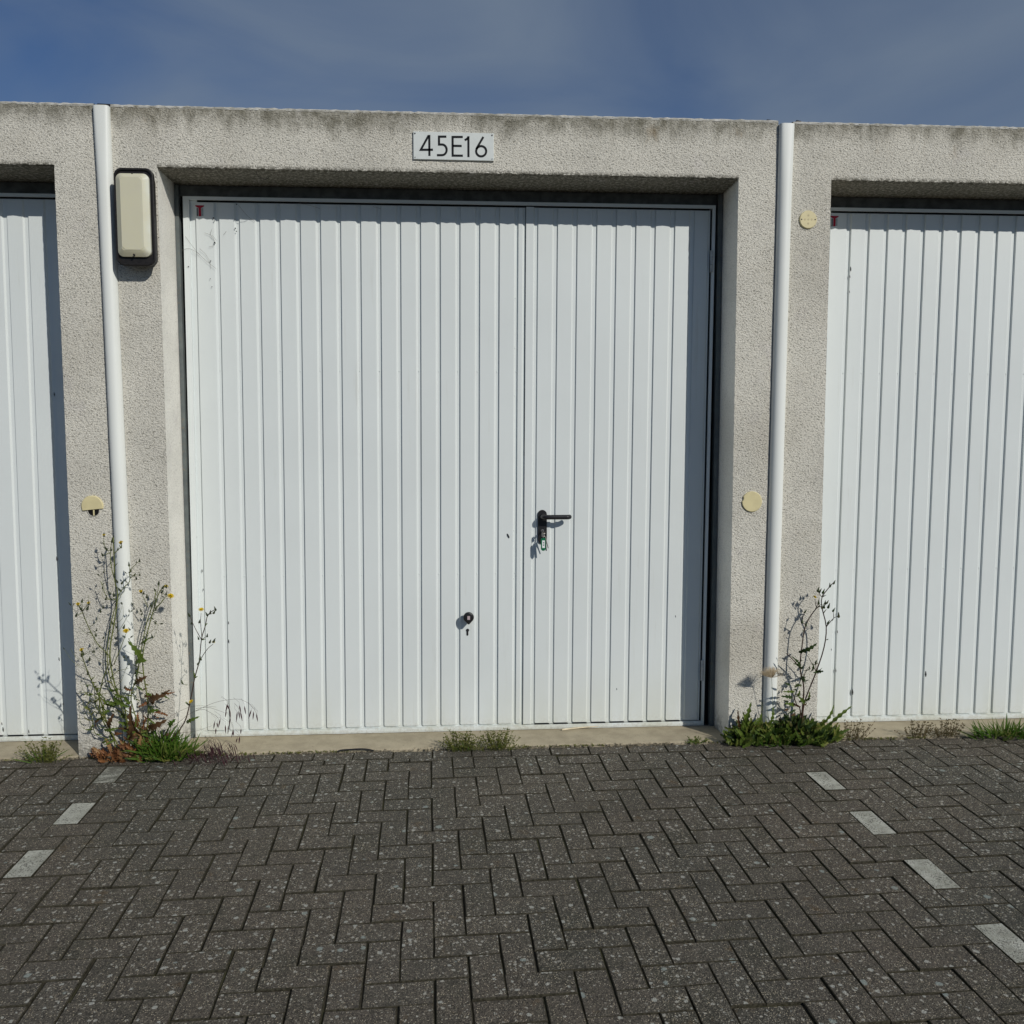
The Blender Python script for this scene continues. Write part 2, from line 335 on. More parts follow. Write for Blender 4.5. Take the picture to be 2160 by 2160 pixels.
for i in range(-78, 44):
    for r in range(-52, 70):
        k = (r+i) % 4
        if k == 0:
            a0, b0, a1, b1 = i*m_, -r*m_-2*m_, (i+1)*m_, -r*m_
        elif k == 2:
            a0, b0, a1, b1 = i*m_, -r*m_-m_, (i+2)*m_, -r*m_
        else: continue
        a0 += 0; a1 -= JT; b0 += JT
        pc = g2w((a0+a1)/2, (b0+b1)/2)
        if not (X0+.15 < pc.x < X1-.15 and Y0+.15 < pc.y < .1): continue
        poly = [g2w(a0, b0), g2w(a1, b0), g2w(a1, b1), g2w(a0, b1)]
        wh = (k == 0 and i in (0, -32) and pc.y < -.1)
        full = max(p.y for p in poly) < YB-JT
        if not full:
            poly = clip(poly, YB-JT)
            if len(poly) < 3: continue
            ar = abs(sum(poly[q].cross(poly[(q+1) % len(poly)]) for q in range(len(poly))))/2
            if ar < .0022: continue
        bricks.append((poly, wh, full, k))
x = X0+.1
while x < X1-.3:                                                   # border row of stretchers against the sills
    L = .2-JT+rng.uniform(-.003, .003)
    if x+L < X1-.1: bricks.append(([Vector((x, YB)), Vector((x+L, YB)), Vector((x+L, -.024)), Vector((x, -.024))], False, False, 9))
    x += L+JT
camp = Vector((CX, CY)); MW = cam.matrix_world.inverted()
def inview(p, mrg=0):
    q = MW @ Vector((p.x, p.y, gz(p.y))); s = F/1080
    return q.z < -.2 and abs(q.x/-q.z*s) < 1+mrg and abs(q.y/-q.z*s) < 1+mrg
vis = []; rest = []
for b in bricks:
    c = sum(b[0], Vector((0, 0)))/len(b[0])
    d = (c-camp).length
    (vis if inview(c, .03) else rest).append((d - (3 if b[1] else 0), b, c))
vis.sort(key=lambda t: t[0]); rest += vis[300:]; vis = vis[:300]
protos = {}
for nm, ww, hh in (('h', 2*m_-JT, m_-JT), ('v', m_-JT, 2*m_-JT)):
    protos[nm] = []
    for q in range(7):
        bm = bmesh.new(); prism(bm, wob([Vector((-ww/2, -hh/2)), Vector((ww/2, -hh/2)), Vector((ww/2, hh/2)), Vector((-ww/2, hh/2))], .0020), .0022+.0012*rng.random(), q/7.)
        me = bpy.data.meshes.new('paving_brick'); bm.to_mesh(me); bm.free(); me.materials.append(M_paver); me.materials.append(M_moss); protos[nm].append(me)
bm = bmesh.new(); prism(bm, [Vector((-(m_-JT)/2, -(2*m_-JT)/2)), Vector(((m_-JT)/2, -(2*m_-JT)/2)), Vector(((m_-JT)/2, (2*m_-JT)/2)), Vector((-(m_-JT)/2, (2*m_-JT)/2))], .0018, .3)
wme = bpy.data.meshes.new('paving_brick'); bm.to_mesh(wme); bm.free(); wme.materials.append(M_paverW); wme.materials.append(M_moss)
SA = math.atan(SL)
for d, (poly, wh, full, k), c in vis:
    dz = rng.uniform(-.003, .0018); tx, ty = max(-.018, min(.018, rng.gauss(0, .009))), max(-.018, min(.018, rng.gauss(0, .009)))
    if full:
        me = wme if wh else rng.choice(protos['v' if k == 0 else 'h'])
        o = bpy.data.objects.new('paving_brick', me); o.location = (c.x, c.y, gz(c.y)+dz); o.rotation_euler = (SA+tx, ty, G+rng.gauss(0, .004))
        link(o, pave)
    else:
        bm = bmesh.new(); prism(bm, [p-c for p in wob(poly, .001)], .0026, rng.random(), 0)
        o = mobj('paving_brick', bm, [M_paverW if wh else M_paver, M_moss], pave, loc=(c.x, c.y, gz(c.y)+dz)); o.rotation_euler = (SA+tx*.5, ty*.5, 0)
    if wh and c.x < 0 and c.y > -.35: o.data = o.data.copy(); o.data.materials[0] = M_paverD
    if wh: o['label'] = 'white painted paver marking the bay line'
bmR = bmesh.new(); bmW = bmesh.new()
for d, (poly, wh, full, k), c in rest:
    prism(bmW if wh else bmR, wob(poly, .0018), .0026, rng.random(), gz(c.y)+rng.uniform(-.0022, .0018), (rng.gauss(0, .006), SL+rng.gauss(0, .006)))
tag(mobj('paving_bricks', bmR, [M_paver, M_moss], pave), kind='stuff')
tag(mobj('white_paving_bricks', bmW, [M_paverW, M_moss], pave), kind='stuff')

# ------------------------------------------------------------------ garages
def jit(x, z, a=.0025, s=38): return a*noise.noise(Vector((x*s, z*s, 3.3)))+a*.8*noise.noise(Vector((x*s*3, z*s*3, 9.3)))
def face_grid(bm, x0, x1, z0, z1, yf, jtop=0, jbot=0, jl=0, jr=0, step=.02):
    nx = max(1, round((x1-x0)/step)); nz = max(1, round((z1-z0)/step)); g = []
    for j in range(nz+1):
        row = []
        for i in range(nx+1):
            xx = x0+(x1-x0)*i/nx; zz = z0+(z1-z0)*j/nz
            dz = jtop*noise.noise(Vector((xx*45, 5, 1))) if j == nz else (jbot*noise.noise(Vector((xx*55, 2, 1))) if j == 0 else 0)
            dx = jl*noise.noise(Vector((8, zz*45, 1))) if i == 0 else (jr*noise.noise(Vector((4, zz*45, 1))) if i == nx else 0)
            row.append(bm.verts.new((xx+dx, yf+jit(xx, zz, .0012, 14), zz+dz)))
        g.append(row)
    for j in range(nz):
        for i in range(nx): bm.faces.new((g[j][i], g[j][i+1], g[j+1][i+1], g[j+1][i]))
    return g
def garage(ox, label, xl, xr, top, ll=0, lr=0):
    """xl, xr: outer limits of this unit; opening 0..XOR; all x relative to ox"""
    e = empty('garage', (ox, 0, 0)); tag(e, label, 'garage', 'row of prefabricated concrete garages')
    bm = bmesh.new()
    gl = face_grid(bm, xl, 0, -.05, top, 0, .004, 0, 0, .0022)
    gc = face_grid(bm, 0, XOR, ZT, top, 0, .004, .006)
    gr = face_grid(bm, XOR, xr, -.05, top, 0, .004, 0, .0022, 0)
    for v in bm.verts:                                             # outer edges follow the slightly leaning downpipes
        if v.co.x < 0: v.co.x += ll*(v.co.z/top)*(v.co.x/xl)
        elif v.co.x > XOR: v.co.x += lr*(v.co.z/top)*((v.co.x-XOR)/(xr-XOR))
    xl += ll; xr += lr
    bmesh.ops.remove_doubles(bm, verts=bm.verts, dist=.0004)
    mobj('facade', bm, M_wall, e)
    # reveals, built behind the facade's own edge vertices
    bm = bmesh.new(); D = .30
    def reveal(zs, xfun, zfun):
        rows = []
        for k in range(13):
            y = D*k/12; rows.append([bm.verts.new((xfun(t, y), y, zfun(t, y))) for t in zs])
        for a, b in zip(rows, rows[1:]):
            for i in range(len(zs)-1): bm.faces.new((a[i], a[i+1], b[i+1], b[i]))
    zs = [-.05+(ZT+.05)*i/146 for i in range(147)]
    reveal(zs, lambda z, y: (.0022*noise.noise(Vector((4, z*45, 1))) if y < .001 else .001*noise.noise(Vector((y*20, z*20, 2)))), lambda z, y: z)
    mobj('reveal', bm, M_reveal, e); bm = bmesh.new()
    reveal(zs, lambda z, y: XOR+(.0022*noise.noise(Vector((8, z*45, 1))) if y < .001 else .001*noise.noise(Vector((y*20, z*20, 7)))), lambda z, y: z)
    mobj('reveal', bm, M_reveal, e); bm = bmesh.new()
    xs = [XOR*i/142 for i in range(143)]
    reveal(xs, lambda x, y: x, lambda x, y: ZT+(.006*noise.noise(Vector((x*55, 2, 1))) if y < .001 else .0015*noise.noise(Vector((x*15, y*30, 2)))-.004))
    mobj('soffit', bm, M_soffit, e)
    bm = bmesh.new()                                               # roof upstand lip
    n = 190; prev = None
    for i in range(n+1):
        x = xl+(xr-xl)*i/n; j = .0045*noise.noise(Vector(((x+ox)*30, 1, 4)))+.003*noise.noise(Vector(((x+ox)*90, 1, 4))); dy = .003*noise.noise(Vector(((x+ox)*60, 7, 4)))
        cur = [bm.verts.new(p) for p in ((x, -.001+dy, top-.006), (x, .004+dy, top+.007+j), (x, .02, top+.011+j), (x, .12, top+.011), (x, .125, top-.03))]
        if prev:
            for a in range(4): bm.faces.new((prev[a], cur[a], cur[a+1], prev[a+1]))
        prev = cur
    mobj('roof_edge', bm, M_edge, e)
    bm = bmesh.new(); box(bm, xl+.002, xr-.002, .121, 5.6, top-.08, top-.02); mobj('roof', bm, M_roof, e)
    bm = bmesh.new(); box(bm, xl+.002, -.035, .301, 5.6, -.1, top-.081); box(bm, XOR+.035, xr-.002, .301, 5.6, -.1, top-.081); box(bm, -.034, XOR+.034, 5.4, 5.6, -.1, top-.081)
    box(bm, -.034, XOR+.034, .301, .42, ZT-.004, top-.081); mobj('wall', bm, M_block, e)
    bm = bmesh.new(); box(bm, -.034, XOR+.034, .43, 5.39, -.1, -.02); mobj('floor', bm, M_block, e)
    # threshold slab with a crumbling front lip
    bm = bmesh.new(); n = 150; prev = None; xa, xb = .004, XOR-.004
    for i in range(n+1):
        x = xa+(xb-xa)*i/n; q = noise.noise(Vector(((x+ox)*16, 3, 4)))*.014+noise.noise(Vector(((x+ox)*60, 3, 4)))*.008
        cur = [bm.verts.new(p) for p in ((x, -.013+q, -.03), (x, -.010+q, .001+q*.3), (x, .004+q, .0065+q*.2), (x, .08, .0095), (x, .26, .0035), (x, .42, .0035), (x, .42, -.05))]
        if prev:
            for a in range(6): bm.faces.new((prev[a], cur[a], cur[a+1], prev[a+1]))
        prev = cur
    mobj('threshold', bm, M_sill, e)
    return e
garage(0, 'middle garage of pale roughcast concrete with the number sign over its door', -.218+.0372, 3.056-.0395, ZR, -.027, .0197)
garage(-PER, 'left garage of pale roughcast concrete, mostly cut off by the left edge', -.25, PER-.218-.0400, ZR+.002, 0, -.027)
garage(PER, 'right garage of pale roughcast concrete beyond the right downpipe', 3.056+.0372-PER, 3.0965, ZR-.004, .0197, 0)

# ------------------------------------------------------------------ garage doors
RP = .1035
left_edges = [.0915+(.208-.0915)*0]+[.208+RP*k*.9915 for k in range(15)]+[1.742]
DY = .250; DV = .260; LEAN = .0065; ZM = 1.4
def lean(z): return LEAN*(z-ZM)
def rib(bm, x0, x1, z0, z1, c=.012, fr=.0095, fl=.003, yb=DV, yf=DY):
    """one raised field of the pressed sheet: steep left flank, wide right flank, cut corners at its foot"""
    o = [(x0, z0+c), (x0+c, z0), (x1-c, z0), (x1, z0+c), (x1, z1), (x0, z1)]
    inn = [(x0+fl, z0+c+.003), (x0+c+.001, z0+.004), (x1-c-.003, z0+.004), (x1-fr, z0+c+.003), (x1-fr, z1-.003), (x0+fl, z1-.003)]
    rings(bm, [[(p[0]+lean(p[1]), yb, p[1]) for p in o], [(p[0]+lean(p[1]), yf, p[1]) for p in inn]], cap0=False)
def lbox(bm, x0, x1, y0, y1, z0, z1):
    n = len(bm.verts); box(bm, x0, x1, y0, y1, z0, z1); bm.verts.ensure_lookup_table()
    for v in bm.verts[n:]: v.co.x += lean(v.co.z)
def garage_door(ox, label, rich):
    e = empty('garage_door', (ox, 0, 0)); tag(e, label, 'garage door', 'white ribbed steel garage doors')
    bm = bmesh.new(); lbox(bm, .05, 1.7830, DV, DV+.004, .02, 2.806); mobj('door_sheet', bm, M_door, e)
    bm = bmesh.new()                                               # outer rim of the leaf
    xa, xb, za, zb = .0315, 2.7905, .0065, 2.822
    for (a, b, c, d) in ((xa, xb, za, za+.024), (xa, xb, zb-.017, zb), (xa, xa+.030, za+.024, zb-.017), (xb-.016, xb, za+.024, zb-.017)):
        lbox(bm, a, b, DY-.004, DV+.02, c, d)
    lbox(bm, xa+.012, xb-.006, DY-.0075, DY-.004, za+.007, za+.020)   # rolled bead on the bottom rail
    mobj('door_rim', bm, M_door2, e)
    # raised fields
    W = .0865
    def panel(x0, x1, z0=.036, z1=2.796, par=e):
        bm = bmesh.new(); rib(bm, x0, x1, z0, z1, min(.0065, (x1-x0)*.2)); return mobj('rib_panel', bm, M_door, par)
    panel(.0915, .0915+W+.014); xs = [.208+RP*.9915*k for k in range(15)]
    for x in xs: panel(x, x+W)
    panel(1.742, 1.7745, .036, 2.796)
    # frame fixed in the opening
    f = bmesh.new(); box(f, .0015, .0215, .238, .30, .006, ZT-.012); box(f, XOR-.027, XOR-.002, .238, .30, .006, ZT-.012); mobj('door_frame', f, M_frame, e)
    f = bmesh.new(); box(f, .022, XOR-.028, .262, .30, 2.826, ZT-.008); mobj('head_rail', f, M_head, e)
    f = bmesh.new(); box(f, .022, .034, .275, .31, .004, 2.826); box(f, XOR-.06, XOR-.0275, .275, .31, .004, 2.826); box(f, .0, XOR, .301, .312, -.02, ZT-.002); mobj('dark_gap', f, M_void, e)
    f = bmesh.new(); box(f, .03, XOR-.03, .252, .30, .0045, .0062); mobj('bottom_seal', f, M_gasket, e)
    # rivets
    f = bmesh.new()
    for z in (1.946, .868):
        for x in [.2+RP*.9915*k for k in range(16)]:
            rings(f, [disc(x+lean(z)-.003, z, .0030, DV-.001, 7), disc(x+lean(z)-.003, z, .0018, DV-.0035, 7)], cap0=False)
    for z in (2.33, 2.07, 1.82, 1.36, 1.10, .84, .58, .33):
        rings(f, [disc(1.729+lean(z), z, .0035, DV-.001, 7), disc(1.729+lean(z), z, .002, DV-.006, 7)], cap0=False)
    tag(mobj('rivets', f, M_door2, e), kind='stuff')
    # wicket door
    wk = bmesh.new(); lbox(wk, 1.7835, 2.766, DV-.002, DV+.004, .034, 2.798)
    rings(wk, [[(x+lean(z), y, z) for x, y, z in ((1.784, DV-.002, .034), (1.829, DV-.002, .034), (1.829, DV-.002, 2.799), (1.784, DV-.002, 2.799))], [(x+lean(z), y, z) for x, y, z in ((1.785, DY-.002, .035), (1.8225, DY-.002, .035), (1.8225, DY-.002, 2.798), (1.785, DY-.002, 2.798))]], cap0=False)
    wd = mobj('wicket_door', wk, M_door, e)
    wx = [1.8455+RP*k*1.005 for k in range(9)]
    for i, x in enumerate(wx):
        x1 = x+W if i < 8 else 2.760
        panel(x, x1, .036, 2.7955, wd)
    f = bmesh.new(); lbox(f, 1.7808, 1.7834, DV-.001, DV-.0001, 1.5, 2.8); lbox(f, 1.7822, 1.7834, DV-.001, DV-.0001, .03, 1.5)
    for i in range(8): lbox(f, wx[i]+.004, wx[i]+W-.004, DY+.001, DV+.012, .0315, .0355)  # black strips paint the shadow below the wicket panels
    lbox(f, 2.7665, 2.7735, DY+.006, DV+.012, .032, 2.8)
    lbox(f, .1, 2.76, DY+.0035, DV+.012, 2.7975, 2.8045)  # black strip paints the shadow in the slit under the top rail
    mobj('door_gap_shade', f, M_void, e)
    for z0 in (.262, 2.474):
        h = bmesh.new()
        for a, b in ((0, .036), (.0385, .075), (.0775, .112)):
            tube(h, [(2.774+lean(z0), DY-.008, z0+a), (2.774+lean(z0), DY-.008, z0+b)], .009, 10)
        mobj('hinge', h, M_steel, wd)
    marks = []
    if ox > 1: marks = [(.214, 2.50, .006), (.211, 2.46, .004), (.212, 2.38, .003), (.212, .62, .004), (.211, .52, .004), (.210, .30, .005), (.311, .175, .008), (.731, .27, .008), (.18, .42, .003)]
    elif ox < -1: marks = [(2.672, 1.82, .005), (2.655, .97, .006), (2.648, .44, .005), (2.66, .20, .003), (2.35, .07, .006), (2.345, .10, .004), (2.48, .055, .005)]
    else: marks = [(.046, 1.62, .003), (.05, 1.20, .004), (.06, 1.08, .004), (.085, .90, .004), (.088, .80, .003), (.215, .62, .004), (.214, .52, .005), (2.62, .62, .003), (2.30, .22, .003)]
    if marks:
        f = bmesh.new()
        for x, z, rr in marks:
            tube(f, [(x+lean(z)-.001, DY-.0005, z+rr*2.2), (x+lean(z), DY-.0012, z), (x+lean(z)+.001, DY-.0005, z-rr*1.8)], [rr*.2, rr*.55, rr*.2], 6)
        tag(mobj('dirt_marks', f, M_gasket, e), kind='stuff')
    if not rich: return e
    # lever handle on its plate
    f = bmesh.new(); cx = 1.8795
    rings(f, [rrect(cx, 1.1195, .0245, .0915, .0243, DY-.001, 8), rrect(cx, 1.1195, .0245, .0915, .0243, DY-.008, 8), rrect(cx, 1.1195, .022, .089, .022, DY-.011, 8)], cap0=False)
    hp = mobj('handle_plate', f, M_black, e, True); hp.data.polygons.foreach_set('use_smooth', [len(p.vertices) == 4 for p in hp.data.polygons])
    f = bmesh.new(); zl = 1.176
    tube(f, smoothpts([(cx, DY-.010, zl), (cx, DY-.04, zl), (cx+.006, DY-.056, zl), (cx+.024, DY-.063, zl), (cx+.06, DY-.064, zl), (cx+.120, DY-.064, zl), (cx+.127, DY-.064, zl), (cx+.137, DY-.058, zl), (cx+.141, DY-.047, zl)], 3), .0125, 12)
    mobj('lever', f, M_black, hp, True)
    f = bmesh.new(); rings(f, [disc(cx, zl, .017, DY-.009, 16), disc(cx, zl, .0155, DY-.022, 16)], cap0=False); mobj('lever_collar', f, M_black, hp, True)
    f = bmesh.new(); rings(f, [disc(cx, 1.098, .0088, DY-.0105, 14), disc(cx, 1.098, .0088, DY-.016, 14)], cap0=False); box(f, cx-.005, cx+.005, DY-.0155, DY-.0105, 1.066, 1.094); mobj('lock_cylinder', f, M_keymetal, hp)
    # knob of the tilting door and the profile cylinder hole below it
    f = bmesh.new(); kx, kz = 1.4805, .641
    def tear(r, y, q=.0105, n=26):
        o = []
        for k in range(n):
            a = 6.28318*k/n; rr = r
            s = max(0, math.cos(a+math.pi/2))**14
            o.append((kx+rr*math.cos(a), y, kz+rr*math.sin(a)-q*s))
        return o
    rings(f, [tear(.018, DY-.001, 0), tear(.018, DY-.03, .002), tear(.027, DY-.036, .010), tear(.0285, DY-.048, .011), tear(.026, DY-.055, .010), tear(.021, DY-.056, .006)], cap0=False)
    kb = mobj('knob', f, M_black, e, True)
    f = bmesh.new(); box(f, kx-.0065, kx+.0075, DY-.0585, DY-.0562, kz-.011, kz+.009); mobj('knob_label', f, plain('pink_label', (.45, .36, .37), .5, .3, .1), kb)
    f = bmesh.new(); rings(f, [disc(1.4755, .5615, .0085, DY-.0015, 16), disc(1.4755, .5615, .0085, DY-.0025, 16)], cap0=False)
    rings(f, [rrect(1.4745, .546, .005, .0145, .0048, DY-.001, 5), rrect(1.4745, .546, .005, .0145, .0048, DY-.0022, 5)], cap0=False); mobj('keyhole', f, M_gasket, e)
    f = bmesh.new(); tube(f, [(1.690, DY-.002, 1.084), (1.694, DY-.0035, 1.077), (1.6995, DY-.0035, 1.067), (1.7015, DY-.0025, 1.060)], [.001, .0035, .0035, .0012], 6); mobj('punched_hole', f, M_gasket, e)
    return e
def sticker(door):
    f = bmesh.new(); x, z = .1235, 2.752; y = DY-.0012
    def q(x0, x1, z0, z1, mi): box(f, x+x0, x+x1, y-.0006, y+.001, z+z0, z+z1, mi)
    def poly(pts, mi):
        rings(f, [[(x+a, y+.001, z+b) for a, b in pts], [(x+a, y-.0007, z+b) for a, b in pts]], mi=mi)
    poly([(-.022, .026), (-.022, .022), (-.010, .0145), (-.006, .0145), (-.006, -.028), (.006, -.028), (.006, .0145), (.010, .0145), (.022, .022), (.022, .026)][::-1], 0)
    poly([(-.016, .0125), (-.016, -.028), (-.009, -.028), (-.009, .0125)], 1)
    poly([(.0085, .0125), (.0085, -.026), (.0165, -.026), (.0165, .0125)], 2)
    mobj('maker_sticker', f, [M_red, M_greyp, plain('pale_print', (.33, .40, .40), .5)], door)
dm = garage_door(0, 'white ribbed garage door in the middle with black lever handle and round knob', True); sticker(dm)
dl_ = garage_door(-PER+.006, 'white ribbed garage door at the left edge, its right side in shade', False)
dr_ = garage_door(PER+.010, 'white ribbed garage door at the right edge, behind the right-hand weeds', False); sticker(dr_)

# ------------------------------------------------------------------ key bunch in the lock
kb = empty('key_bunch', (1.8795, DY-.02, 1.098)); tag(kb, 'small bunch of keys with a green tag hanging in the door lock', 'keys')
kb.scale = (1.3, 1.15, 1.3)
f = bmesh.new(); box(f, -.0012, .0012, -.030, .004, -.004, .004); rings(f, [[(-.0012, -.03, -.010), (-.0012, -.05, -.008), (-.0012, -.052, .004), (-.0012, -.046, .011), (-.0012, -.03, .009)], [(.0012, -.03, -.010), (.0012, -.05, -.008), (.0012, -.052, .004), (.0012, -.046, .011), (.0012, -.03, .009)]]); mobj('key', f, M_keymetal, kb)
f = bmesh.new(); tube(f, [(.004*math.sin(a*.6)+.002, -.043+.012*math.cos(a*.5236), -.012+.013*math.sin(a*.5236)) for a in range(13)], .0011, 6); mobj('key_ring', f, M_keymetal, kb, True)
f = bmesh.new(); rings(f, [rrect(-.001, -.050, .0095, .027, .0093, -.046, 5), rrect(-.001, -.050, .0095, .027, .0093, -.041, 5)]); tg = mobj('key_tag', f, M_green, kb)
f = bmesh.new(); box(f, -.006, .0055, -.0468, -.0455, -.065, -.034, 0)
for zz in (-.046, -.055): box(f, -.002, .0025, -.0474, -.0466, zz, zz+.004, 1)
mobj('tag_paper', f, [M_tagwhite, M_ink], tg)
f = bmesh.new(); tube(f, [(.004, -.036, -.02), (.009, -.038, -.05), (.012, -.038, -.078)], [.004, .0028, .0022], 6); mobj('hanging_key', f, M_keydark, kb)
f = bmesh.new(); tube(f, [(.006, -.033, -.02), (.014, -.030, -.045), (.021, -.028, -.068)], [.005, .0024, .002], 6); mobj('hanging_key', f, M_keymetal, kb)

# ------------------------------------------------------------------ number sign
sg = empty('number_sign', (1.2215, 0, 2.9445)); tag(sg, 'white number sign reading 45E16 screwed above the middle door', 'sign')
sg.rotation_euler = (0, R(.15), 0)
f = bmesh.new(); rings(f, [[(0, .004, 0), (.3915, .004, 0), (.3915, .004, .131), (0, .004, .131)], [(0, -.0085, 0), (.3915, -.0085, 0), (.3915, -.0085, .131), (0, -.0085, .131)], [(.0015, -.010, .0015), (.39, -.010, .0015), (.39, -.010, .1295), (.0015, -.010, .1295)]]); mobj('sign_plate', f, M_sign, sg)
def stroke(bm, pts, wd, closed=False):
    P = [Vector(p) for p in pts]; n = len(P); a = []; b = []
    for i, p in enumerate(P):
        d0 = (P[i]-P[i-1]).normalized() if (i or closed) else None; d1 = (P[(i+1) % n]-P[i]).normalized() if (i < n-1 or closed) else None
        if d0 is None: d0 = d1
        if d1 is None: d1 = d0
        nn = Vector((-d0.y-d1.y, d0.x+d1.x)); nn.normalize(); k = wd/2/max(.5, nn.dot(Vector((-d0.y, d0.x)))); a.append(p+nn*k); b.append(p-nn*k)
    m = n if closed else n-1
    A = [[bm.verts.new((q.x, y, q.y)) for q in L] for y in (-.0095, -.0112) for L in (a, b)]
    for i in range(m):
        j = (i+1) % n; bm.faces.new((A[2][i], A[3][i], A[3][j], A[2][j])); bm.faces.new((A[0][i], A[2][i], A[2][j], A[0][j])); bm.faces.new((A[1][i], A[1][j], A[3][j], A[3][i]))
    if not closed:
        for i in (0, n-1): bm.faces.new((A[0][i], A[1][i], A[3][i], A[2][i]))
def sp(u, v): return ((u-115)*.000238, .131-(v-175-(u-115)*.0275)*.000238*.99)
WD = .0101
chars = {'4': [[(428, 262), (268, 545), (515, 545)], [(443, 250), (443, 668)]],
         '5': [[(790, 284), (640, 284), (640, 441), (690, 441)]+[(700+95*math.sin(a)*1.0, 548-107*math.cos(a)) for a in [.2, .5, .8, 1.1, 1.4, 1.7, 2.0, 2.3, 2.6, 2.9]]+[(690, 655), (597, 655)]],
         'E': [[(1125, 291), (917, 291), (917, 665), (1125, 668)], [(917, 468), (1102, 472)]],
         '1': [[(1240, 278), (1240, 695)], [(1240, 300), (1205, 335), (1165, 355)]],
         '6': [[(1545, 292), (1400, 535)]]}
for ch, sts in chars.items():
    f = bmesh.new()
    for st in sts: stroke(f, [sp(*q) for q in st], WD)
    if ch == '6': stroke(f, [sp(1501+103*math.cos(a*6.28318/28), 580+103*math.sin(a*6.28318/28)) for a in range(28)], WD, True)
    bmesh.ops.recalc_face_normals(f, faces=f.faces); mobj('character', f, M_ink, sg)
for x, z in ((.0085, .1215), (.383, .1215), (.0085, .009), (.383, .009)):
    f = bmesh.new(); r = .0042 if z > .1 else .0025; rings(f, [disc(x, z, r, -.009, 10), disc(x, z, r*.8, -.0125, 10)]); mobj('screw', f, plain('screw_metal', (.10, .10, .10), .4, .5), sg)

# ------------------------------------------------------------------ bulkhead lamp
lp = empty('wall_lamp', (-.0815, 0, 2.63)); tag(lp, 'oblong black bulkhead lamp with cream lens beside the left downpipe', 'lamp')
f = bmesh.new(); n = 6
rings(f, [rrect(0, 0, .072, .209, .03, .003, n), rrect(0, 0, .074, .211, .03, -.030, n), rrect(0, 0, .0885, .222, .035, -.062, n), rrect(0, 0, .0905, .2245, .036, -.066, n), rrect(0, 0, .0905, .2245, .036, -.083, n), rrect(0, 0, .087, .221, .034, -.086, n), rrect(0, 0, .0815, .215, .03, -.086, n), rrect(0, 0, .0795, .213, .03, -.078, n)], cap0=False); mobj('housing', f, M_hous, lp, True).data.set_sharp_from_angle(angle=R(32))
f = bmesh.new(); rs = []
for y, hx, hz, rr, zc in ((-.078, .0755, .191, .026, .006), (-.090, .0755, .191, .026, .006), (-.1085, .050, .166, .014, .010)):
    rs.append(rrect(-.004, zc, hx, hz, rr, y, n))
rings(f, rs, cap0=False); bmesh.ops.bevel(f, geom=[ed for ed in f.edges if all(v.co.y < -.10 for v in ed.verts)], offset=.004, segments=2, affect='EDGES'); mobj('lens', f, M_lens, lp, True).data.set_sharp_from_angle(angle=R(24))
for z in (.196, -.178):
    f = bmesh.new(); yy = -.092 if z > 0 else -.106
    rings(f, [disc(-.003, z, .004, yy+.01, 10), disc(-.003, z, .0035, yy-.001, 10)]); mobj('screw', f, M_hous, lp)

# ------------------------------------------------------------------ junction box covers
def cover(x, z, r, label, kind):
    e = empty('round_cover', (x, 0, z)); tag(e, label, 'cover')
    f = bmesh.new()
    if kind == 'half':
        pts = [(r*math.cos(a), r*math.sin(a)) for a in [R(-20+220*k/24) for k in range(25)]]
        pts = [(r*math.cos(R(-14)), r*math.sin(R(-14)))]+[(r*math.cos(R(-10+k*205/24)), r*math.sin(R(-10+k*205/24))) for k in range(25)]+[(-r*.93, -r*.42)]
        rings(f, [[(a, .002, b) for a, b in pts], [(a, -.007, b) for a, b in pts], [(a*.93, -.010, b*.93) for a, b in pts]], cap0=False); mobj('cover_plate', f, M_cream, e)
        f = bmesh.new(); rings(f, [disc(.004, -.022, .030, .001, 20), disc(.004, -.022, .030, -.0035, 20), disc(.004, -.022, .027, -.0035, 20), disc(.004, -.022, .026, -.0012, 20)], cap0=False, cap1=False); mobj('box_rim', f, plain('grey_rim', (.5, .48, .42), .7), e)
        f = bmesh.new(); rings(f, [disc(.004, -.022, .0275, -.001, 20), disc(.004, -.022, .0275, -.0025, 20)]); mobj('box_hole', f, M_void, e)
        f = bmesh.new(); box(f, .003, .009, -.006, -.002, -.046, -.018); mobj('crossbar', f, M_cream, e)
    else:
        pts = []
        for k in range(36):
            a = R(k*10); rr = r
            if kind == 'notch' and abs(math.degrees(a)-165) < 8: rr = r*.9
            pts.append((rr*math.cos(a), rr*math.sin(a)))
        rings(f, [[(a, .002, b) for a, b in pts], [(a, -.006, b) for a, b in pts], [(a*.94, -.009, b*.94) for a, b in pts]], cap0=False); mobj('cover_plate', f, M_cream, e)
        if kind == 'screws':
            for a, b in ((-.035, 0), (.035, 0)):
                f = bmesh.new(); rings(f, [disc(a, b, .0035, -.008, 8), disc(a, b, .003, -.0105, 8)]); mobj('screw', f, M_hous, e)
            for a, b in ((0, .02), (0, 0), (0, -.02), (-.017, 0), (.017, 0)):
                f = bmesh.new(); rings(f, [disc(a, b, .0055, -.0088, 10), disc(a, b, .005, -.0096, 10)]); mobj('blanking_dimple', f, plain('dull_cream', (.52, .45, .27), .6), e)
cover(3.198, 2.689, .0445, 'cream round cover with two screws high up on the right pier', 'screws')
cover(2.9385, 1.2655, .053, 'plain cream round cover between the middle door and the right downpipe', 'notch')
cover(-.361, 1.262, .052, 'broken half of a round cream cover on the pier left of the left downpipe', 'half')

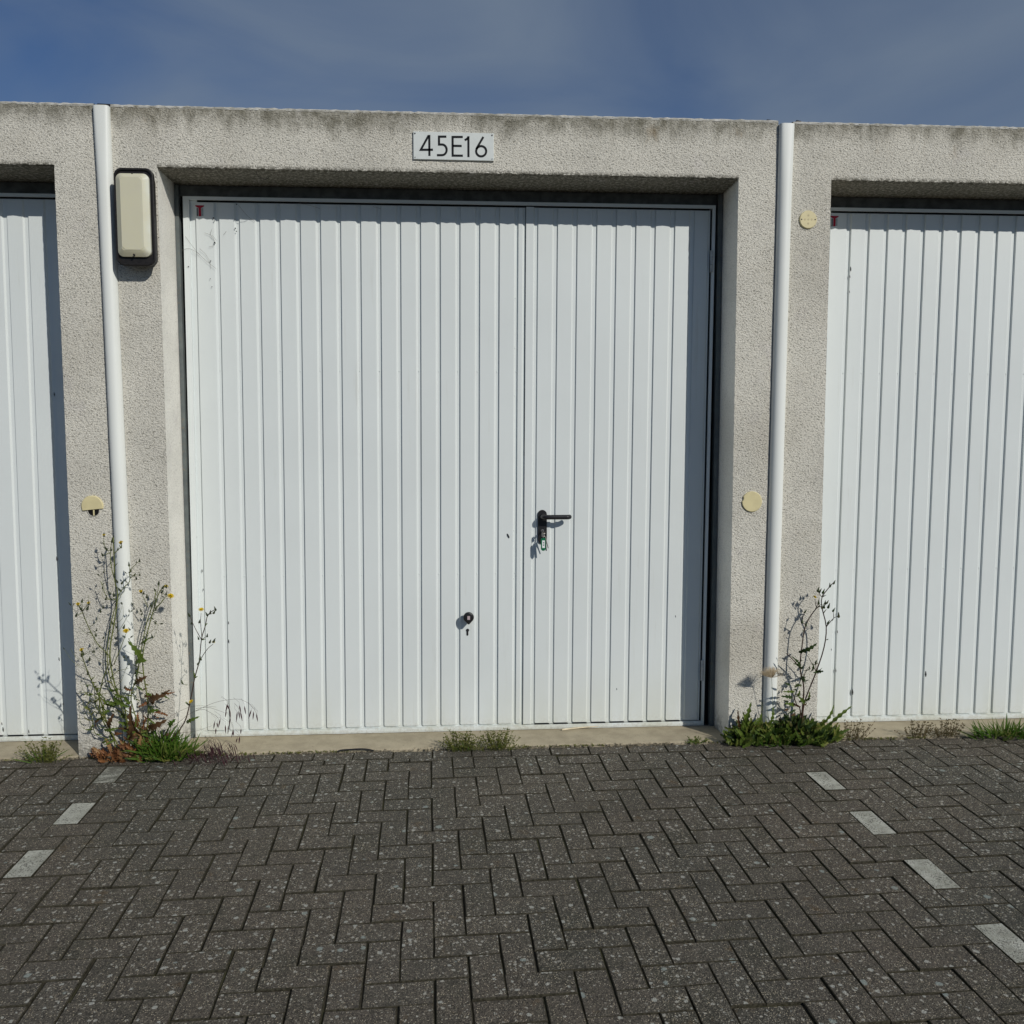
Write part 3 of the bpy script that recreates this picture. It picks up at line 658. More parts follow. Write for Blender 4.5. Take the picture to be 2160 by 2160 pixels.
# ------------------------------------------------------------------ downpipes
def pipe(xt, xb, label, zt, flash):
    e = empty('downpipe', (xb, .002, 0)); tag(e, label, 'downpipe', 'white downpipes between the garages')
    f = bmesh.new(); rs = []; n = 32; T = .0365
    for z in [0.0, .5, 1.0, 1.5, 2.0, 2.5, 2.8, 2.95, 3.05, zt-.02, zt-.004, zt]:
        cx = (xt-xb)*min(z/zt, 1); k = max(0, (z-2.75)/.4); T2 = T*(1+.03*k); ex = .06+.5*min(1, k); ring = []
        for q in range(n):
            a = 6.28318*q/n; x = math.copysign(abs(math.cos(a))**(1-ex), math.cos(a))*T2; y = math.copysign(abs(math.sin(a))**(1-ex*.8), math.sin(a))*T2
            ring.append((cx+x, y*(1-.18*min(1, k)), z))
        rs.append(ring)
    rings(f, rs, cap1=False)
    inner = [[(p[0]*.93+(xt-xb)*.07, p[1]*.93, zt) for p in rs[-1]], [(p[0]*.93+(xt-xb)*.07, p[1]*.93, zt-.15) for p in rs[-1]]]
    rings(f, [rs[-1], inner[0], inner[1]], cap0=False)
    mobj('pipe', f, M_pipe, e, True).data.set_sharp_from_angle(angle=R(50))
    f = bmesh.new(); box(f, -.095, .095, .055, .06, -.02, zt+.012); mobj('joint_sealing_strip', f, M_void, e)
    s = xt-xb
    if flash: quads = [(-.034, .085, .013, .006)]
    else: quads = [(-.10, -.055, .018, .010), (.052, .085, .018, .010), (.11, .16, .014, .007)]
    for a, b, z, h in quads:
        f = bmesh.new(); rings(f, [[(s+a, .002, zt+z-.005), (s+b, .002, zt+z-.005), (s+b, .06, zt+z-.005), (s+a, .06, zt+z-.005)], [(s+a*.9+b*.1, .004, zt+z+h), (s+b*.8+a*.2, .004, zt+z+h*.6), (s+b, .06, zt+z+.003), (s+a, .06, zt+z+.003)]])
        mobj('felt_flashing', f, M_gasket, e)
pipe(-.245, -.218, 'left white plastic downpipe beside the black bulkhead lamp', 3.158, True)
pipe(3.0757, 3.056, 'right white plastic downpipe between the middle and right doors', 3.150, False)

# ------------------------------------------------------------------ plants
prg = random.Random(5)
def leaf(bm, base, tip, width, kind='plain', curl=.15, n=6, up=None, mi=0):
    b = Vector(base); t = Vector(tip); d = t-b; L = d.length
    side = d.cross(Vector((prg.uniform(-.5, .5), -1, prg.uniform(-.2, .8)))).normalized(); nrm = side.cross(d).normalized()
    if kind == 'lobed': n = 10
    l, c, r = [], [], []
    for i in range(n+1):
        s = i/n; p = b+d*s+nrm*curl*L*math.sin(math.pi*s*.9)*(1)
        if kind == 'blade': w = width*(1-s)**.6*(.6+.4*s)
        elif kind == 'lobed': w = width*math.sin(math.pi*min(1, .12+s*.88))**.7*(1.0 if i % 2 else .42)
        else: w = width*math.sin(math.pi*(.08+.90*s))**.8
        if i == n: w = width*.03
        off = nrm*w*.35
        l.append(bm.verts.new(p+side*w+off)); c.append(bm.verts.new(p)); r.append(bm.verts.new(p-side*w+off))
    for i in range(n):
        for A, B in ((l, c), (c, r)): bm.faces.new((A[i], A[i+1], B[i+1], B[i])).material_index = mi
def bud(bm, p, ax, r, mi=0):
    ax = ax.normalized(); p = Vector(p); r = r*1.3; pts = [p-ax*r*1.3, p-ax*r*.5, p+ax*r*.6, p+ax*r*2.0, p+ax*r*3.1]; tube(bm, pts, [r*.35, r*1.05, r*.8, r*.4, r*.2], 6, mi=mi)
def flower(bm, p, s, mi=0):
    p = Vector(p); ax = Vector((prg.uniform(-.4, .4), -.5, .9)).normalized(); u = ax.cross(Vector((1, 0, 0))).normalized(); v = ax.cross(u)
    for ring in range(3):
        m = 14
        for k in range(m):
            a = 6.28318*(k+.33*ring)/m; d = (u*math.cos(a)+v*math.sin(a)); rr = s*(.0135-.0035*ring); wv = (-u*math.sin(a)+v*math.cos(a))*.0016*s
            q0 = p+ax*.001*ring; q1 = p+d*rr+ax*(.003+.003*ring)*s
            vs = [bm.verts.new(q) for q in (q0-wv*.5, q0+wv*.5, q1+wv, q1-wv)]; f = bm.faces.new(vs); f.material_index = mi
def clump(bm, c, rx, ry, h, n, kind='lobed', wd=.006, L=(.05, .12), mi=0, lean_=(0, 0)):
    for k in range(n):
        a = prg.uniform(0, 6.283); q = prg.random()**.6
        bx = c[0]+rx*q*math.cos(a)*.8; by = c[1]+ry*q*math.sin(a)*.8
        l = prg.uniform(*L); el = prg.uniform(.25, 1.4); az = a+prg.uniform(-.9, .9)
        z0 = max(0, prg.uniform(-.1, .75))*h*(1-q*.5)
        base = Vector((bx, by, z0+c[2])); tip = base+Vector((math.cos(az)*math.cos(el)+lean_[0], math.sin(az)*math.cos(el)*.7+lean_[1], math.sin(el)*.9))*l
        if tip.y > -.012: tip.y = -.012-prg.random()*.01
        if base.y > -.008: base.y = -.008
        leaf(bm, base, tip, wd*prg.uniform(.6, 1.3), kind, prg.uniform(-.15, .25), 5 if kind != 'lobed' else 8, mi=mi)
def stems_obj(e, data, mat, k=.0013, name='stem'):
    for i, (pts, w) in enumerate(data):
        P = [Vector(p) for p in pts]
        if P[0].z < .2 and w >= 1.0: P = [Vector((P[0].x+(.0)*.5, -.035, 0))]+P
        f = bmesh.new(); tube(f, smoothpts(P, 3), k*w*1.3+.0003, 6, .5); mobj(name, f, mat, e, True)
LM = {'g': L_green, 'r': L_red, 'b': L_red, 'y': L_grass, 'd': L_dark}
def shift(o, loc):
    """keep children geometry in world coordinates though the empty stands at the plant's foot"""
    for c in o.children: c.location = (-loc[0], -loc[1], -loc[2])
def plant(name, loc, label, cat, group=None):
    e = empty(name, loc); tag(e, label, cat, group); return e

STEMS_L=[([(-0.21,-0.05,0.1),(-0.22,-0.059,0.258),(-0.26,-0.068,0.381),(-0.276,-0.076,0.542),(-0.248,-0.085,0.688),(-0.221,-0.094,0.833),(-0.23,-0.102,0.912),(-0.225,-0.111,1.003),(-0.222,-0.12,1.119)],1.6),([(-0.231,-0.1,0.911),(-0.245,-0.1,0.989),(-0.244,-0.1,1.053),(-0.236,-0.1,1.105)],0.8),([(-0.222,-0.11,1.042),(-0.205,-0.113,1.058),(-0.187,-0.117,1.074),(-0.186,-0.12,1.088)],0.8),([(-0.244,-0.1,1.056),(-0.261,-0.103,1.057),(-0.271,-0.107,1.093),(-0.268,-0.11,1.125)],0.7),([(-0.245,-0.1,1.044),(-0.278,-0.11,1.032)],0.7),([(-0.222,-0.09,0.832),(-0.188,-0.103,0.873),(-0.154,-0.115,0.906),(-0.146,-0.128,0.957),(-0.095,-0.14,1.009)],0.9),([(-0.146,-0.13,0.922),(-0.124,-0.135,0.938),(-0.097,-0.14,0.939)],0.7),([(-0.15,-0.12,0.955),(-0.148,-0.13,0.986)],0.6),([(-0.265,-0.05,0.074),(-0.292,-0.1,0.199),(-0.298,-0.15,0.334),(-0.316,-0.2,0.446),(-0.324,-0.25,0.548),(-0.313,-0.3,0.608)],1.6),([(-0.283,-0.05,0.102),(-0.31,-0.106,0.222),(-0.298,-0.163,0.344),(-0.253,-0.219,0.462),(-0.196,-0.275,0.571),(-0.224,-0.331,0.648),(-0.238,-0.388,0.74),(-0.24,-0.444,0.824),(-0.229,-0.5,0.861)],1.3),([(-0.235,-0.455,0.826),(-0.198,-0.48,0.863)],0.7),([(-0.235,-0.455,0.826),(-0.214,-0.5,0.878)],0.6),([(-0.235,-0.455,0.82),(-0.264,-0.45,0.807)],0.6),([(-0.119,-0.06,0.108),(-0.103,-0.073,0.273),(-0.115,-0.086,0.443),(-0.11,-0.099,0.545),(-0.083,-0.111,0.645),(-0.04,-0.124,0.777),(-0.004,-0.137,0.863),(0.035,-0.15,0.887)],1.5),([(-0.031,-0.14,0.771),(0.003,-0.147,0.807),(0.028,-0.153,0.837),(0.047,-0.16,0.838)],0.8),([(-0.066,-0.13,0.779),(-0.076,-0.14,0.813),(-0.087,-0.15,0.854)],0.7),([(-0.02,-0.14,0.838),(-0.005,-0.15,0.894)],0.6),([(-0.027,-0.14,0.812),(-0.025,-0.15,0.866)],0.6),([(-0.135,-0.06,0.109),(-0.185,-0.072,0.307),(-0.151,-0.083,0.423),(-0.116,-0.095,0.577),(-0.083,-0.107,0.703),(-0.051,-0.118,0.783),(-0.026,-0.13,0.856)],1.3),([(-0.209,-0.05,0.107),(-0.22,-0.054,0.203),(-0.252,-0.059,0.325),(-0.285,-0.063,0.42),(-0.292,-0.068,0.54),(-0.265,-0.072,0.699),(-0.234,-0.077,0.804),(-0.264,-0.081,0.811),(-0.28,-0.086,0.832),(-0.3,-0.09,0.904)],1.2),([(-0.249,-0.1,0.495),(-0.209,-0.115,0.577),(-0.176,-0.13,0.651)],0.8),([(0.002,-0.06,0.092),(0.067,-0.071,0.188),(0.098,-0.082,0.278),(0.132,-0.094,0.42),(0.16,-0.105,0.509),(0.176,-0.116,0.616),(0.2,-0.128,0.684),(0.217,-0.139,0.741),(0.252,-0.15,0.767)],1.5),([(0.18,-0.13,0.619),(0.152,-0.135,0.68),(0.13,-0.14,0.743)],0.8),([(0.183,-0.13,0.626),(0.182,-0.14,0.706),(0.189,-0.15,0.753)],0.7),([(0.158,-0.12,0.499),(0.205,-0.135,0.568),(0.241,-0.15,0.6)],0.8),([(0.18,-0.13,0.619),(0.211,-0.14,0.637)],0.6),([(0.22,-0.15,0.743),(0.25,-0.155,0.752)],0.6),([(-0.329,-0.09,0.323),(-0.375,-0.095,0.358),(-0.43,-0.1,0.354)],0.7),([(-0.274,-0.09,0.427),(-0.232,-0.1,0.462),(-0.177,-0.11,0.477)],0.6),([(-0.327,-0.08,0.313),(-0.339,-0.09,0.376),(-0.397,-0.1,0.4)],0.6),([(-0.145,-0.1,0.427),(-0.124,-0.115,0.516),(-0.164,-0.13,0.631)],0.8),([(-0.244,-0.08,0.331),(-0.173,-0.1,0.342),(-0.141,-0.12,0.321)],0.8),([(-0.308,-0.06,0.186),(-0.353,-0.067,0.276),(-0.359,-0.073,0.378),(-0.378,-0.08,0.446)],0.9),([(-0.3,-0.04,0.099),(-0.374,-0.043,0.135),(-0.383,-0.045,0.203),(-0.396,-0.048,0.258),(-0.41,-0.05,0.286)],0.8)]
BUDS_L=[(-0.226,-0.11,1.115),(-0.232,-0.11,1.099),(-0.259,-0.11,1.061),(-0.278,-0.11,1.032),(-0.226,-0.11,0.932),(-0.215,-0.11,0.903),(-0.193,-0.11,0.896),(-0.233,-0.11,0.836),(-0.271,-0.11,0.82),(-0.156,-0.11,0.983),(-0.095,-0.14,1.006),(-0.151,-0.11,0.954),(-0.133,-0.11,0.934),(-0.097,-0.14,0.939),(-0.124,-0.11,0.917),(-0.19,-0.11,1.07),(-0.206,-0.11,1.059),(-0.237,-0.11,1.058),(-0.223,-0.48,0.875),(-0.201,-0.48,0.842),(-0.25,-0.48,0.813),(-0.229,-0.48,0.842),(-0.028,-0.14,0.864),(-0.01,-0.14,0.895),(-0.067,-0.14,0.832),(-0.081,-0.14,0.849),(-0.049,-0.14,0.79),(-0.031,-0.14,0.794),(-0.028,-0.14,0.769),(0.025,-0.14,0.879),(0.009,-0.14,0.876),(0.024,-0.14,0.844),(0.13,-0.14,0.739),(0.138,-0.14,0.7),(0.176,-0.14,0.706),(0.211,-0.14,0.637),(0.214,-0.14,0.741),(0.229,-0.14,0.751),(0.246,-0.14,0.751),(0.254,-0.14,0.767),(0.223,-0.14,0.607),(0.242,-0.14,0.611),(0.17,-0.14,0.625),(0.177,-0.14,0.524),(0.164,-0.14,0.501),(-0.298,-0.11,0.759),(-0.285,-0.11,0.778),(-0.29,-0.11,0.629),(-0.094,-0.14,0.749),(-0.164,-0.11,0.669),(-0.192,-0.11,0.679),(-0.073,-0.14,0.645),(-0.048,-0.14,0.637),(-0.296,-0.28,0.499),(-0.255,-0.11,0.495),(-0.281,-0.11,0.453),(-0.287,-0.28,0.565),(-0.324,-0.11,0.642),(-0.097,-0.14,0.765),(-0.199,-0.11,0.382),(-0.313,-0.28,0.593),(-0.322,-0.28,0.584),(-0.234,-0.11,0.628),(-0.244,-0.11,0.7),(-0.278,-0.11,0.551),(-0.226,-0.11,0.68)]
FLOWERS_L=[((-0.26,-0.13,1.132),0.55),((-0.182,-0.13,1.095),0.8),((-0.236,-0.49,0.865),0.7),((-0.19,-0.49,0.87),0.6),((0.022,-0.13,0.881),0.7),((0.041,-0.13,0.832),1.2),((-0.098,-0.13,0.858),0.7),((-0.174,-0.13,0.665),1.15),((0.184,-0.13,0.764),1.0),((-0.311,-0.3,0.617),0.8),((0.237,-0.13,0.604),0.6),((0.123,-0.13,0.311),0.9)]
LEAVES_L=[((-0.114,-0.09,0.503),(-0.171,-0.13,0.619),'g',0.9),((-0.153,-0.09,0.491),(-0.076,-0.13,0.516),'g',1.1),((-0.15,-0.09,0.392),(-0.077,-0.13,0.444),'r',1.0),((-0.095,-0.09,0.311),(0.008,-0.13,0.347),'b',1.2),((-0.1,-0.09,0.172),(0.01,-0.13,0.229),'r',1.1),((0.008,-0.09,0.169),(0.051,-0.13,0.228),'y',1.0),((-0.133,-0.09,0.139),(-0.153,-0.13,0.311),'b',1.1),((-0.245,-0.09,0.367),(-0.263,-0.13,0.392),'g',0.7),((-0.235,-0.09,0.301),(-0.281,-0.13,0.327),'g',0.7),((-0.259,-0.09,0.335),(-0.164,-0.13,0.292),'g',0.9),((-0.098,-0.09,0.245),(-0.026,-0.13,0.276),'g',0.8),((-0.346,-0.09,0.191),(-0.31,-0.13,0.23),'b',0.7),((0.085,-0.09,0.194),(0.166,-0.13,0.239),'g',0.6),((0.094,-0.09,0.387),(0.083,-0.13,0.425),'g',0.5),((-0.284,-0.09,0.176),(-0.24,-0.13,0.267),'r',0.8),((-0.184,-0.09,0.12),(-0.141,-0.13,0.226),'r',1.0),((-0.281,-0.09,0.262),(-0.309,-0.13,0.243),'g',0.8),((-0.118,-0.09,0.589),(-0.052,-0.13,0.636),'g',0.5)]
STEMS_R=[([(3.211,-0.05,0.129),(3.218,-0.054,0.271),(3.21,-0.059,0.33),(3.191,-0.063,0.404),(3.196,-0.067,0.513),(3.212,-0.071,0.632),(3.265,-0.076,0.72),(3.292,-0.08,0.725)],1.5),([(3.213,-0.07,0.632),(3.189,-0.075,0.654),(3.202,-0.08,0.701)],0.7),([(3.263,-0.08,0.72),(3.252,-0.08,0.766)],0.7),([(3.256,-0.08,0.715),(3.273,-0.08,0.746)],0.6),([(3.218,-0.05,0.171),(3.23,-0.06,0.252),(3.274,-0.07,0.384),(3.308,-0.08,0.515),(3.312,-0.09,0.625),(3.283,-0.1,0.724),(3.277,-0.11,0.782),(3.312,-0.12,0.839),(3.327,-0.13,0.86)],1.3),([(3.272,-0.12,0.783),(3.248,-0.12,0.817)],0.6),([(3.272,-0.12,0.783),(3.277,-0.12,0.809)],0.6),([(3.303,-0.11,0.629),(3.337,-0.12,0.676),(3.358,-0.13,0.687)],0.7),([(3.337,-0.12,0.676),(3.333,-0.12,0.712)],0.6),([(3.303,-0.11,0.629),(3.307,-0.12,0.651)],0.6),([(3.274,-0.12,0.728),(3.299,-0.12,0.753)],0.6),([(3.192,-0.06,0.403),(3.147,-0.07,0.453),(3.111,-0.08,0.487)],1.0),([(3.27,-0.08,0.387),(3.238,-0.09,0.441),(3.212,-0.1,0.48)],0.6),([(3.265,-0.09,0.389),(3.257,-0.1,0.441)],0.5),([(3.2,-0.06,0.174),(3.174,-0.07,0.214),(3.153,-0.08,0.265),(3.138,-0.09,0.299)],1.2),([(3.209,-0.06,0.33),(3.215,-0.075,0.386),(3.233,-0.09,0.421)],0.7)]
BUDS_R=[(3.202,-0.08,0.701),(3.188,-0.08,0.647),(3.273,-0.08,0.746),(3.332,-0.12,0.856),(3.312,-0.12,0.841),(3.267,-0.08,0.811),(3.259,-0.12,0.813),(3.277,-0.12,0.809),(3.333,-0.12,0.714),(3.362,-0.12,0.685),(3.307,-0.12,0.651),(3.299,-0.12,0.755),(3.274,-0.12,0.73),(3.289,-0.12,0.753),(3.266,-0.08,0.436),(3.284,-0.12,0.733),(3.307,-0.12,0.734),(3.203,-0.08,0.346),(3.194,-0.08,0.409),(3.209,-0.08,0.632)]
FLOWERS_R=[((3.251,-0.08,0.777),0.8)]
LEAVES_R=[((3.178,-0.07,0.489),(3.257,-0.11,0.548),'d',1.0),((3.274,-0.07,0.384),(3.298,-0.11,0.399),'d',0.8),((3.238,-0.07,0.384),(3.234,-0.11,0.447),'d',0.7),((3.216,-0.07,0.395),(3.219,-0.11,0.426),'d',0.7),((3.274,-0.07,0.384),(3.236,-0.11,0.39),'d',0.6),((3.153,-0.07,0.246),(3.069,-0.11,0.27),'d',0.9),((3.162,-0.07,0.303),(3.186,-0.11,0.324),'g',1.0),((3.164,-0.07,0.209),(3.09,-0.11,0.234),'g',0.9),((3.231,-0.07,0.239),(3.224,-0.11,0.267),'d',0.7),((3.216,-0.07,0.219),(3.161,-0.11,0.274),'g',0.9),((3.19,-0.07,0.401),(3.115,-0.11,0.484),'d',0.6),((3.162,-0.07,0.282),(3.078,-0.11,0.296),'g',0.6),((3.185,-0.07,0.411),(3.131,-0.11,0.443),'d',0.6),((3.221,-0.07,0.229),(3.223,-0.11,0.298),'g',0.7),((3.163,-0.07,0.256),(3.171,-0.11,0.304),'g',0.9)]
SEEDHEAD=[(3.062,-0.05,0.117),(3.049,-0.07,0.207),(3.032,-0.09,0.353),(3.024,-0.11,0.369)]
BROME_STEMS=[[(-0.07,-0.1,0.126),(0.002,-0.106,0.174),(0.061,-0.112,0.21),(0.102,-0.118,0.243),(0.18,-0.124,0.282),(0.239,-0.13,0.306),(0.297,-0.136,0.319),(0.355,-0.142,0.323),(0.394,-0.148,0.308),(0.425,-0.154,0.282),(0.446,-0.16,0.245)],[(-0.07,-0.1,0.126),(-0.005,-0.115,0.217),(0.069,-0.13,0.267),(0.149,-0.145,0.295),(0.25,-0.16,0.292)],[(0.134,-0.1,0.256),(0.178,-0.12,0.269),(0.221,-0.14,0.255),(0.26,-0.16,0.237)],[(0.135,-0.1,0.268),(0.194,-0.12,0.279),(0.24,-0.14,0.274),(0.291,-0.16,0.262)],[(-0.07,-0.1,0.118),(0.004,-0.115,0.146),(0.065,-0.13,0.157),(0.145,-0.145,0.17),(0.225,-0.16,0.199)]]
BROME_SPIKES=[((0.3,-0.15,0.303),(0.291,-0.15,0.257)),((0.3,-0.15,0.299),(0.309,-0.15,0.272)),((0.311,-0.15,0.276),(0.314,-0.15,0.229)),((0.314,-0.15,0.233),(0.305,-0.15,0.19)),((0.303,-0.15,0.194),(0.299,-0.15,0.153)),((0.358,-0.15,0.294),(0.364,-0.15,0.259)),((0.362,-0.15,0.263),(0.37,-0.15,0.216)),((0.347,-0.15,0.263),(0.341,-0.15,0.212)),((0.382,-0.15,0.29),(0.387,-0.15,0.249)),((0.414,-0.15,0.27),(0.4,-0.15,0.227)),((0.425,-0.15,0.261),(0.421,-0.15,0.222)),((0.438,-0.15,0.249),(0.444,-0.15,0.212)),((0.237,-0.15,0.215),(0.232,-0.15,0.18)),((0.265,-0.15,0.23),(0.254,-0.15,0.185)),((0.249,-0.15,0.211),(0.251,-0.15,0.187)),((0.243,-0.15,0.183),(0.24,-0.15,0.154)),((0.288,-0.15,0.198),(0.289,-0.15,0.155)),((0.326,-0.15,0.173),(0.316,-0.15,0.135)),((0.324,-0.15,0.174),(0.327,-0.15,0.142)),((0.363,-0.15,0.177),(0.36,-0.15,0.153)),((0.355,-0.15,0.138),(0.351,-0.15,0.104)),((0.343,-0.15,0.13),(0.337,-0.15,0.11)),((0.294,-0.15,0.268),(0.289,-0.15,0.237)),((0.354,-0.15,0.267),(0.358,-0.15,0.228))]


# tall flowering weed at the left pier
P1 = (-.22, -.04, 0)
e = plant('flowering_weed', P1, 'tall straggly weed with yellow flowers in front of the left downpipe', 'weed')
main = [s for s in STEMS_L if not (s[0][0][0] > -.09 and s[0][0][2] < .2 and s[0][-1][0] > .08)]
G_ = [s for s in STEMS_L if s[0][-1][0] > .085]; main = [s for s in STEMS_L if s not in G_]
stems_obj(e, main, L_stem, .0019)
twigs = []
for pts, wdt in main:
    if len(pts) < 5: continue
    P = smoothpts(pts, 2)
    for q in P[2:-1]:
        if .12 < q.z < .85 and prg.random() < .62:
            sgn = prg.choice((-1, 1)); L_ = prg.uniform(.04, .12)
            t1 = q+Vector((sgn*L_*.5, prg.uniform(-.03, 0), L_*.35)); t2 = q+Vector((sgn*L_*prg.uniform(.6, .9), prg.uniform(-.05, 0), L_*prg.uniform(.8, 1.2)))
            twigs.append((q, t1, t2))
f = bmesh.new()
for q, t1, t2 in twigs:
    tube(f, smoothpts([q, t1, t2], 3), .0010, 4, .6)
    for z in range(prg.choice((0, 1, 2, 3))):
        t3 = t2+Vector((prg.uniform(-.018, .018), prg.uniform(-.01, .005), prg.uniform(.004, .02))); tube(f, [t2, t3], .0006, 4); bud(f, t3, t3-t2, prg.uniform(.0020, .0032), 1)
tag(mobj('twigs', f, [L_stem, L_bud], e), kind='stuff')
f = bmesh.new()
for pts, wdt in main:
    for q in smoothpts(pts, 3):
        if q.z < .45 and prg.random() < .8:
            d = Vector((prg.uniform(-1, 1), prg.uniform(-.6, .1), prg.uniform(-.5, .8))).normalized()*prg.uniform(.02, .055); leaf(f, q, q+d, prg.uniform(.003, .007), 'lobed', .25, mi=prg.choice((0, 0, 1)))
tag(mobj('stem_leaves', f, [L_green, L_tuft], e), kind='stuff')
G_buds = [b for b in BUDS_L if b[0] > .075]; 
f = bmesh.new()
for b in BUDS_L:
    if b in G_buds: continue
    bud(f, b, Vector((prg.uniform(-.6, .7), prg.uniform(-.4, .1), 1)), prg.uniform(.0030, .0046))
for pts, wdt in main:                                              # little bracts and side leaves along the stems
    P = smoothpts(pts, 3)
    for q in P[2:-1:3]:
        if prg.random() < .8:
            d = Vector((prg.uniform(-1, 1), prg.uniform(-.6, .1), prg.uniform(.2, 1))).normalized()*prg.uniform(.012, .035); leaf(f, q, q+d, .0022, 'plain', .2, 3)
tag(mobj('buds', f, L_bud, e), kind='stuff')
for p, s in FLOWERS_L:
    if p[0] > .075 or p[2] < .4: continue
    f = bmesh.new(); flower(f, p, s); bud(f, Vector(p)-Vector((0, 0, .004)), Vector((0, -.1, 1)), .0035, 1); mobj('flower', f, [L_yel, L_bud], e)
for a, b, c, s in LEAVES_L:
    f = bmesh.new(); leaf(f, a, b, .020*s, 'lobed', .22); mobj('leaf', f, LM[c], e)
for k in range(44):
    a = Vector((prg.uniform(-.33, .02), prg.uniform(-.10, -.03), prg.uniform(.08, .36))); d = Vector((prg.uniform(-1, 1), prg.uniform(-.5, .2), prg.uniform(-.4, .7))).normalized()*prg.uniform(.03, .075)
    f = bmesh.new(); leaf(f, a, a+d, prg.uniform(.006, .013), 'lobed', .3); mobj('leaf', f, [L_green, L_red, L_dry, L_green][k % 4], e)
shift(e, P1)
# brown withered leaves at its foot
f = bmesh.new(); clump(f, (-.235, -.06, 0), .15, .05, .10, 70, 'lobed', .013, (.03, .08)); clump(f, (-.17, -.07, .03), .07, .04, .14, 36, 'lobed', .013, (.03, .08))
clump(f, (-.15, -.05, .10), .06, .03, .18, 22, 'lobed', .010, (.03, .07))
tag(mobj('withered_leaves', f, [L_dry], None), 'orange-brown withered leaves heaped at the foot of the left weed', 'leaves', kind='stuff')
P2 = (-.02, -.05, 0)
e = plant('grass_clump', P2, 'bright green clump of leafy grass at the foot of the left pier', 'grass')
f = bmesh.new(); clump(f, (-.03, -.065, 0), .18, .055, .12, 260, 'blade', .006, (.05, .12)); clump(f, (-.05, -.055, .0), .13, .04, .20, 110, 'blade', .0065, (.07, .13)); tag(mobj('blades', f, L_grass, e), kind='stuff')
f = bmesh.new(); clump(f, (-.02, -.06, 0), .16, .05, .06, 90, 'lobed', .008, (.04, .09)); tag(mobj('leaves', f, L_green, e), kind='stuff'); shift(e, P2)
P3 = (.04, -.045, 0)
e = plant('flowering_weed', P3, 'single leaning weed stem with one yellow flower before the middle door edge', 'weed')
stems_obj(e, G_, L_stemR, .0016)
f = bmesh.new()
for b in G_buds: bud(f, b, Vector((prg.uniform(-.5, .9), -.2, 1)), prg.uniform(.0032, .0048))
tag(mobj('buds', f, L_bud, e), kind='stuff')
for p, s in FLOWERS_L:
    if p[0] > .075 and p[2] > .3: f = bmesh.new(); flower(f, p, s); mobj('flower', f, L_yel, e)
for k in range(7):
    q = Vector(G_[0][0][2+k % 5]); d = Vector((prg.uniform(-1, 1), -.3, prg.uniform(.1, 1))).normalized()*prg.uniform(.02, .045); f = bmesh.new(); leaf(f, q, q+d, .005, 'lobed', .2); mobj('leaf', f, L_green, e)
shift(e, P3)
P4 = (.02, -.06, 0)
e = plant('brome_grass', P4, 'arching grass with drooping purple spikelets in front of the middle door', 'grass')
for pts in BROME_STEMS:
    f = bmesh.new(); tube(f, smoothpts(pts, 4), .0009, 5, .5); mobj('stem', f, L_stemR, e, True)
for a, b in BROME_SPIKES:
    a, b = Vector(a), Vector(b); f = bmesh.new(); y = a.y
    tube(f, [a, a.lerp(b, .3), a.lerp(b, .65), b], [.0009, .0032, .0026, .0006], 5)
    tube(f, [a, a+Vector((prg.uniform(-.012, .012), 0, .016)), a+Vector((prg.uniform(-.03, -.005), .0, .04))], .0004, 4)
    mobj('spikelet', f, L_purple, e)
shift(e, P4)
P5 = (.26, -.10, 0)
e = plant('grass_tuft', P5, 'low dusky purple tuft of seeding grass beside the green clump', 'grass')
f = bmesh.new()
for k in range(75):
    x = prg.gauss(.22, .07); y = prg.uniform(-.17, -.04); h = prg.uniform(.03, .13)*(1-abs(x-.22)*2.2); h = max(.015, h)
    a = Vector((x-prg.uniform(0, .12), y+.01, 0)); m2 = Vector((x-.01, y, h*.8)); t = Vector((x+prg.uniform(.0, .03), y, h*.55)); tube(f, smoothpts([a, m2, m2+Vector((.01, 0, .006)), t], 2), .0006, 3)
    tube(f, [t+Vector((-.006, 0, .02)), t, t+Vector((.006, 0, -.018))], [.0006, .0026, .0005], 4)
tag(mobj('spikelets', f, L_purple, e), kind='stuff'); shift(e, P5)

def tuft(loc, rx, h, n, mat, label, blade=0, ry=.03):
    e = plant('weed_tuft', loc, label, 'weed'); f = bmesh.new()
    for k in range(n):
        a = prg.gauss(0, .45); x = loc[0]+rx*max(-1, min(1, a)); y = loc[1]+prg.uniform(-ry, ry*.4); hh = h*prg.uniform(.35, 1)*(1-.5*a*a)
        hh = max(hh, .012); b = Vector((x, y, 0)); t = b+Vector((a*.5*h+prg.uniform(-.3, .3)*hh, prg.uniform(-.3, .05)*hh, hh))
        P = smoothpts([b, b.lerp(t, .5)+Vector((prg.uniform(-.004, .004), 0, .002)), t], 2); tube(f, P, .0009, 3, .6)
        for q in P[1:]:
            for z in range(3):
                d = Vector((prg.uniform(-1, 1), prg.uniform(-.8, .4), prg.uniform(.1, 1))).normalized()*prg.uniform(.005, .015); leaf(f, q, q+d, .0021, 'plain', .1, 2)
    tag(mobj('sprigs', f, mat, e), kind='stuff')
    if blade:
        f = bmesh.new(); clump(f, (loc[0], loc[1]-.01, 0), rx, .02, h*.3, blade, 'blade', .004, (h*.4, h*.9)); tag(mobj('blades', f, L_grass, e), kind='stuff')
    shift(e, loc); return e
tuft((-.62, -.045, 0), .085, .125, 75, L_tuft, 'small feathery green tuft before the left door sill', 14)
tuft((1.445, -.03, 0), .085, .11, 90, L_tuft, 'left-hand of the two joined yellow-green tufts under the middle door', 8)
tuft((1.625, -.03, 0), .07, .115, 80, L_tuft, 'right-hand of the two joined yellow-green tufts under the middle door', 6)
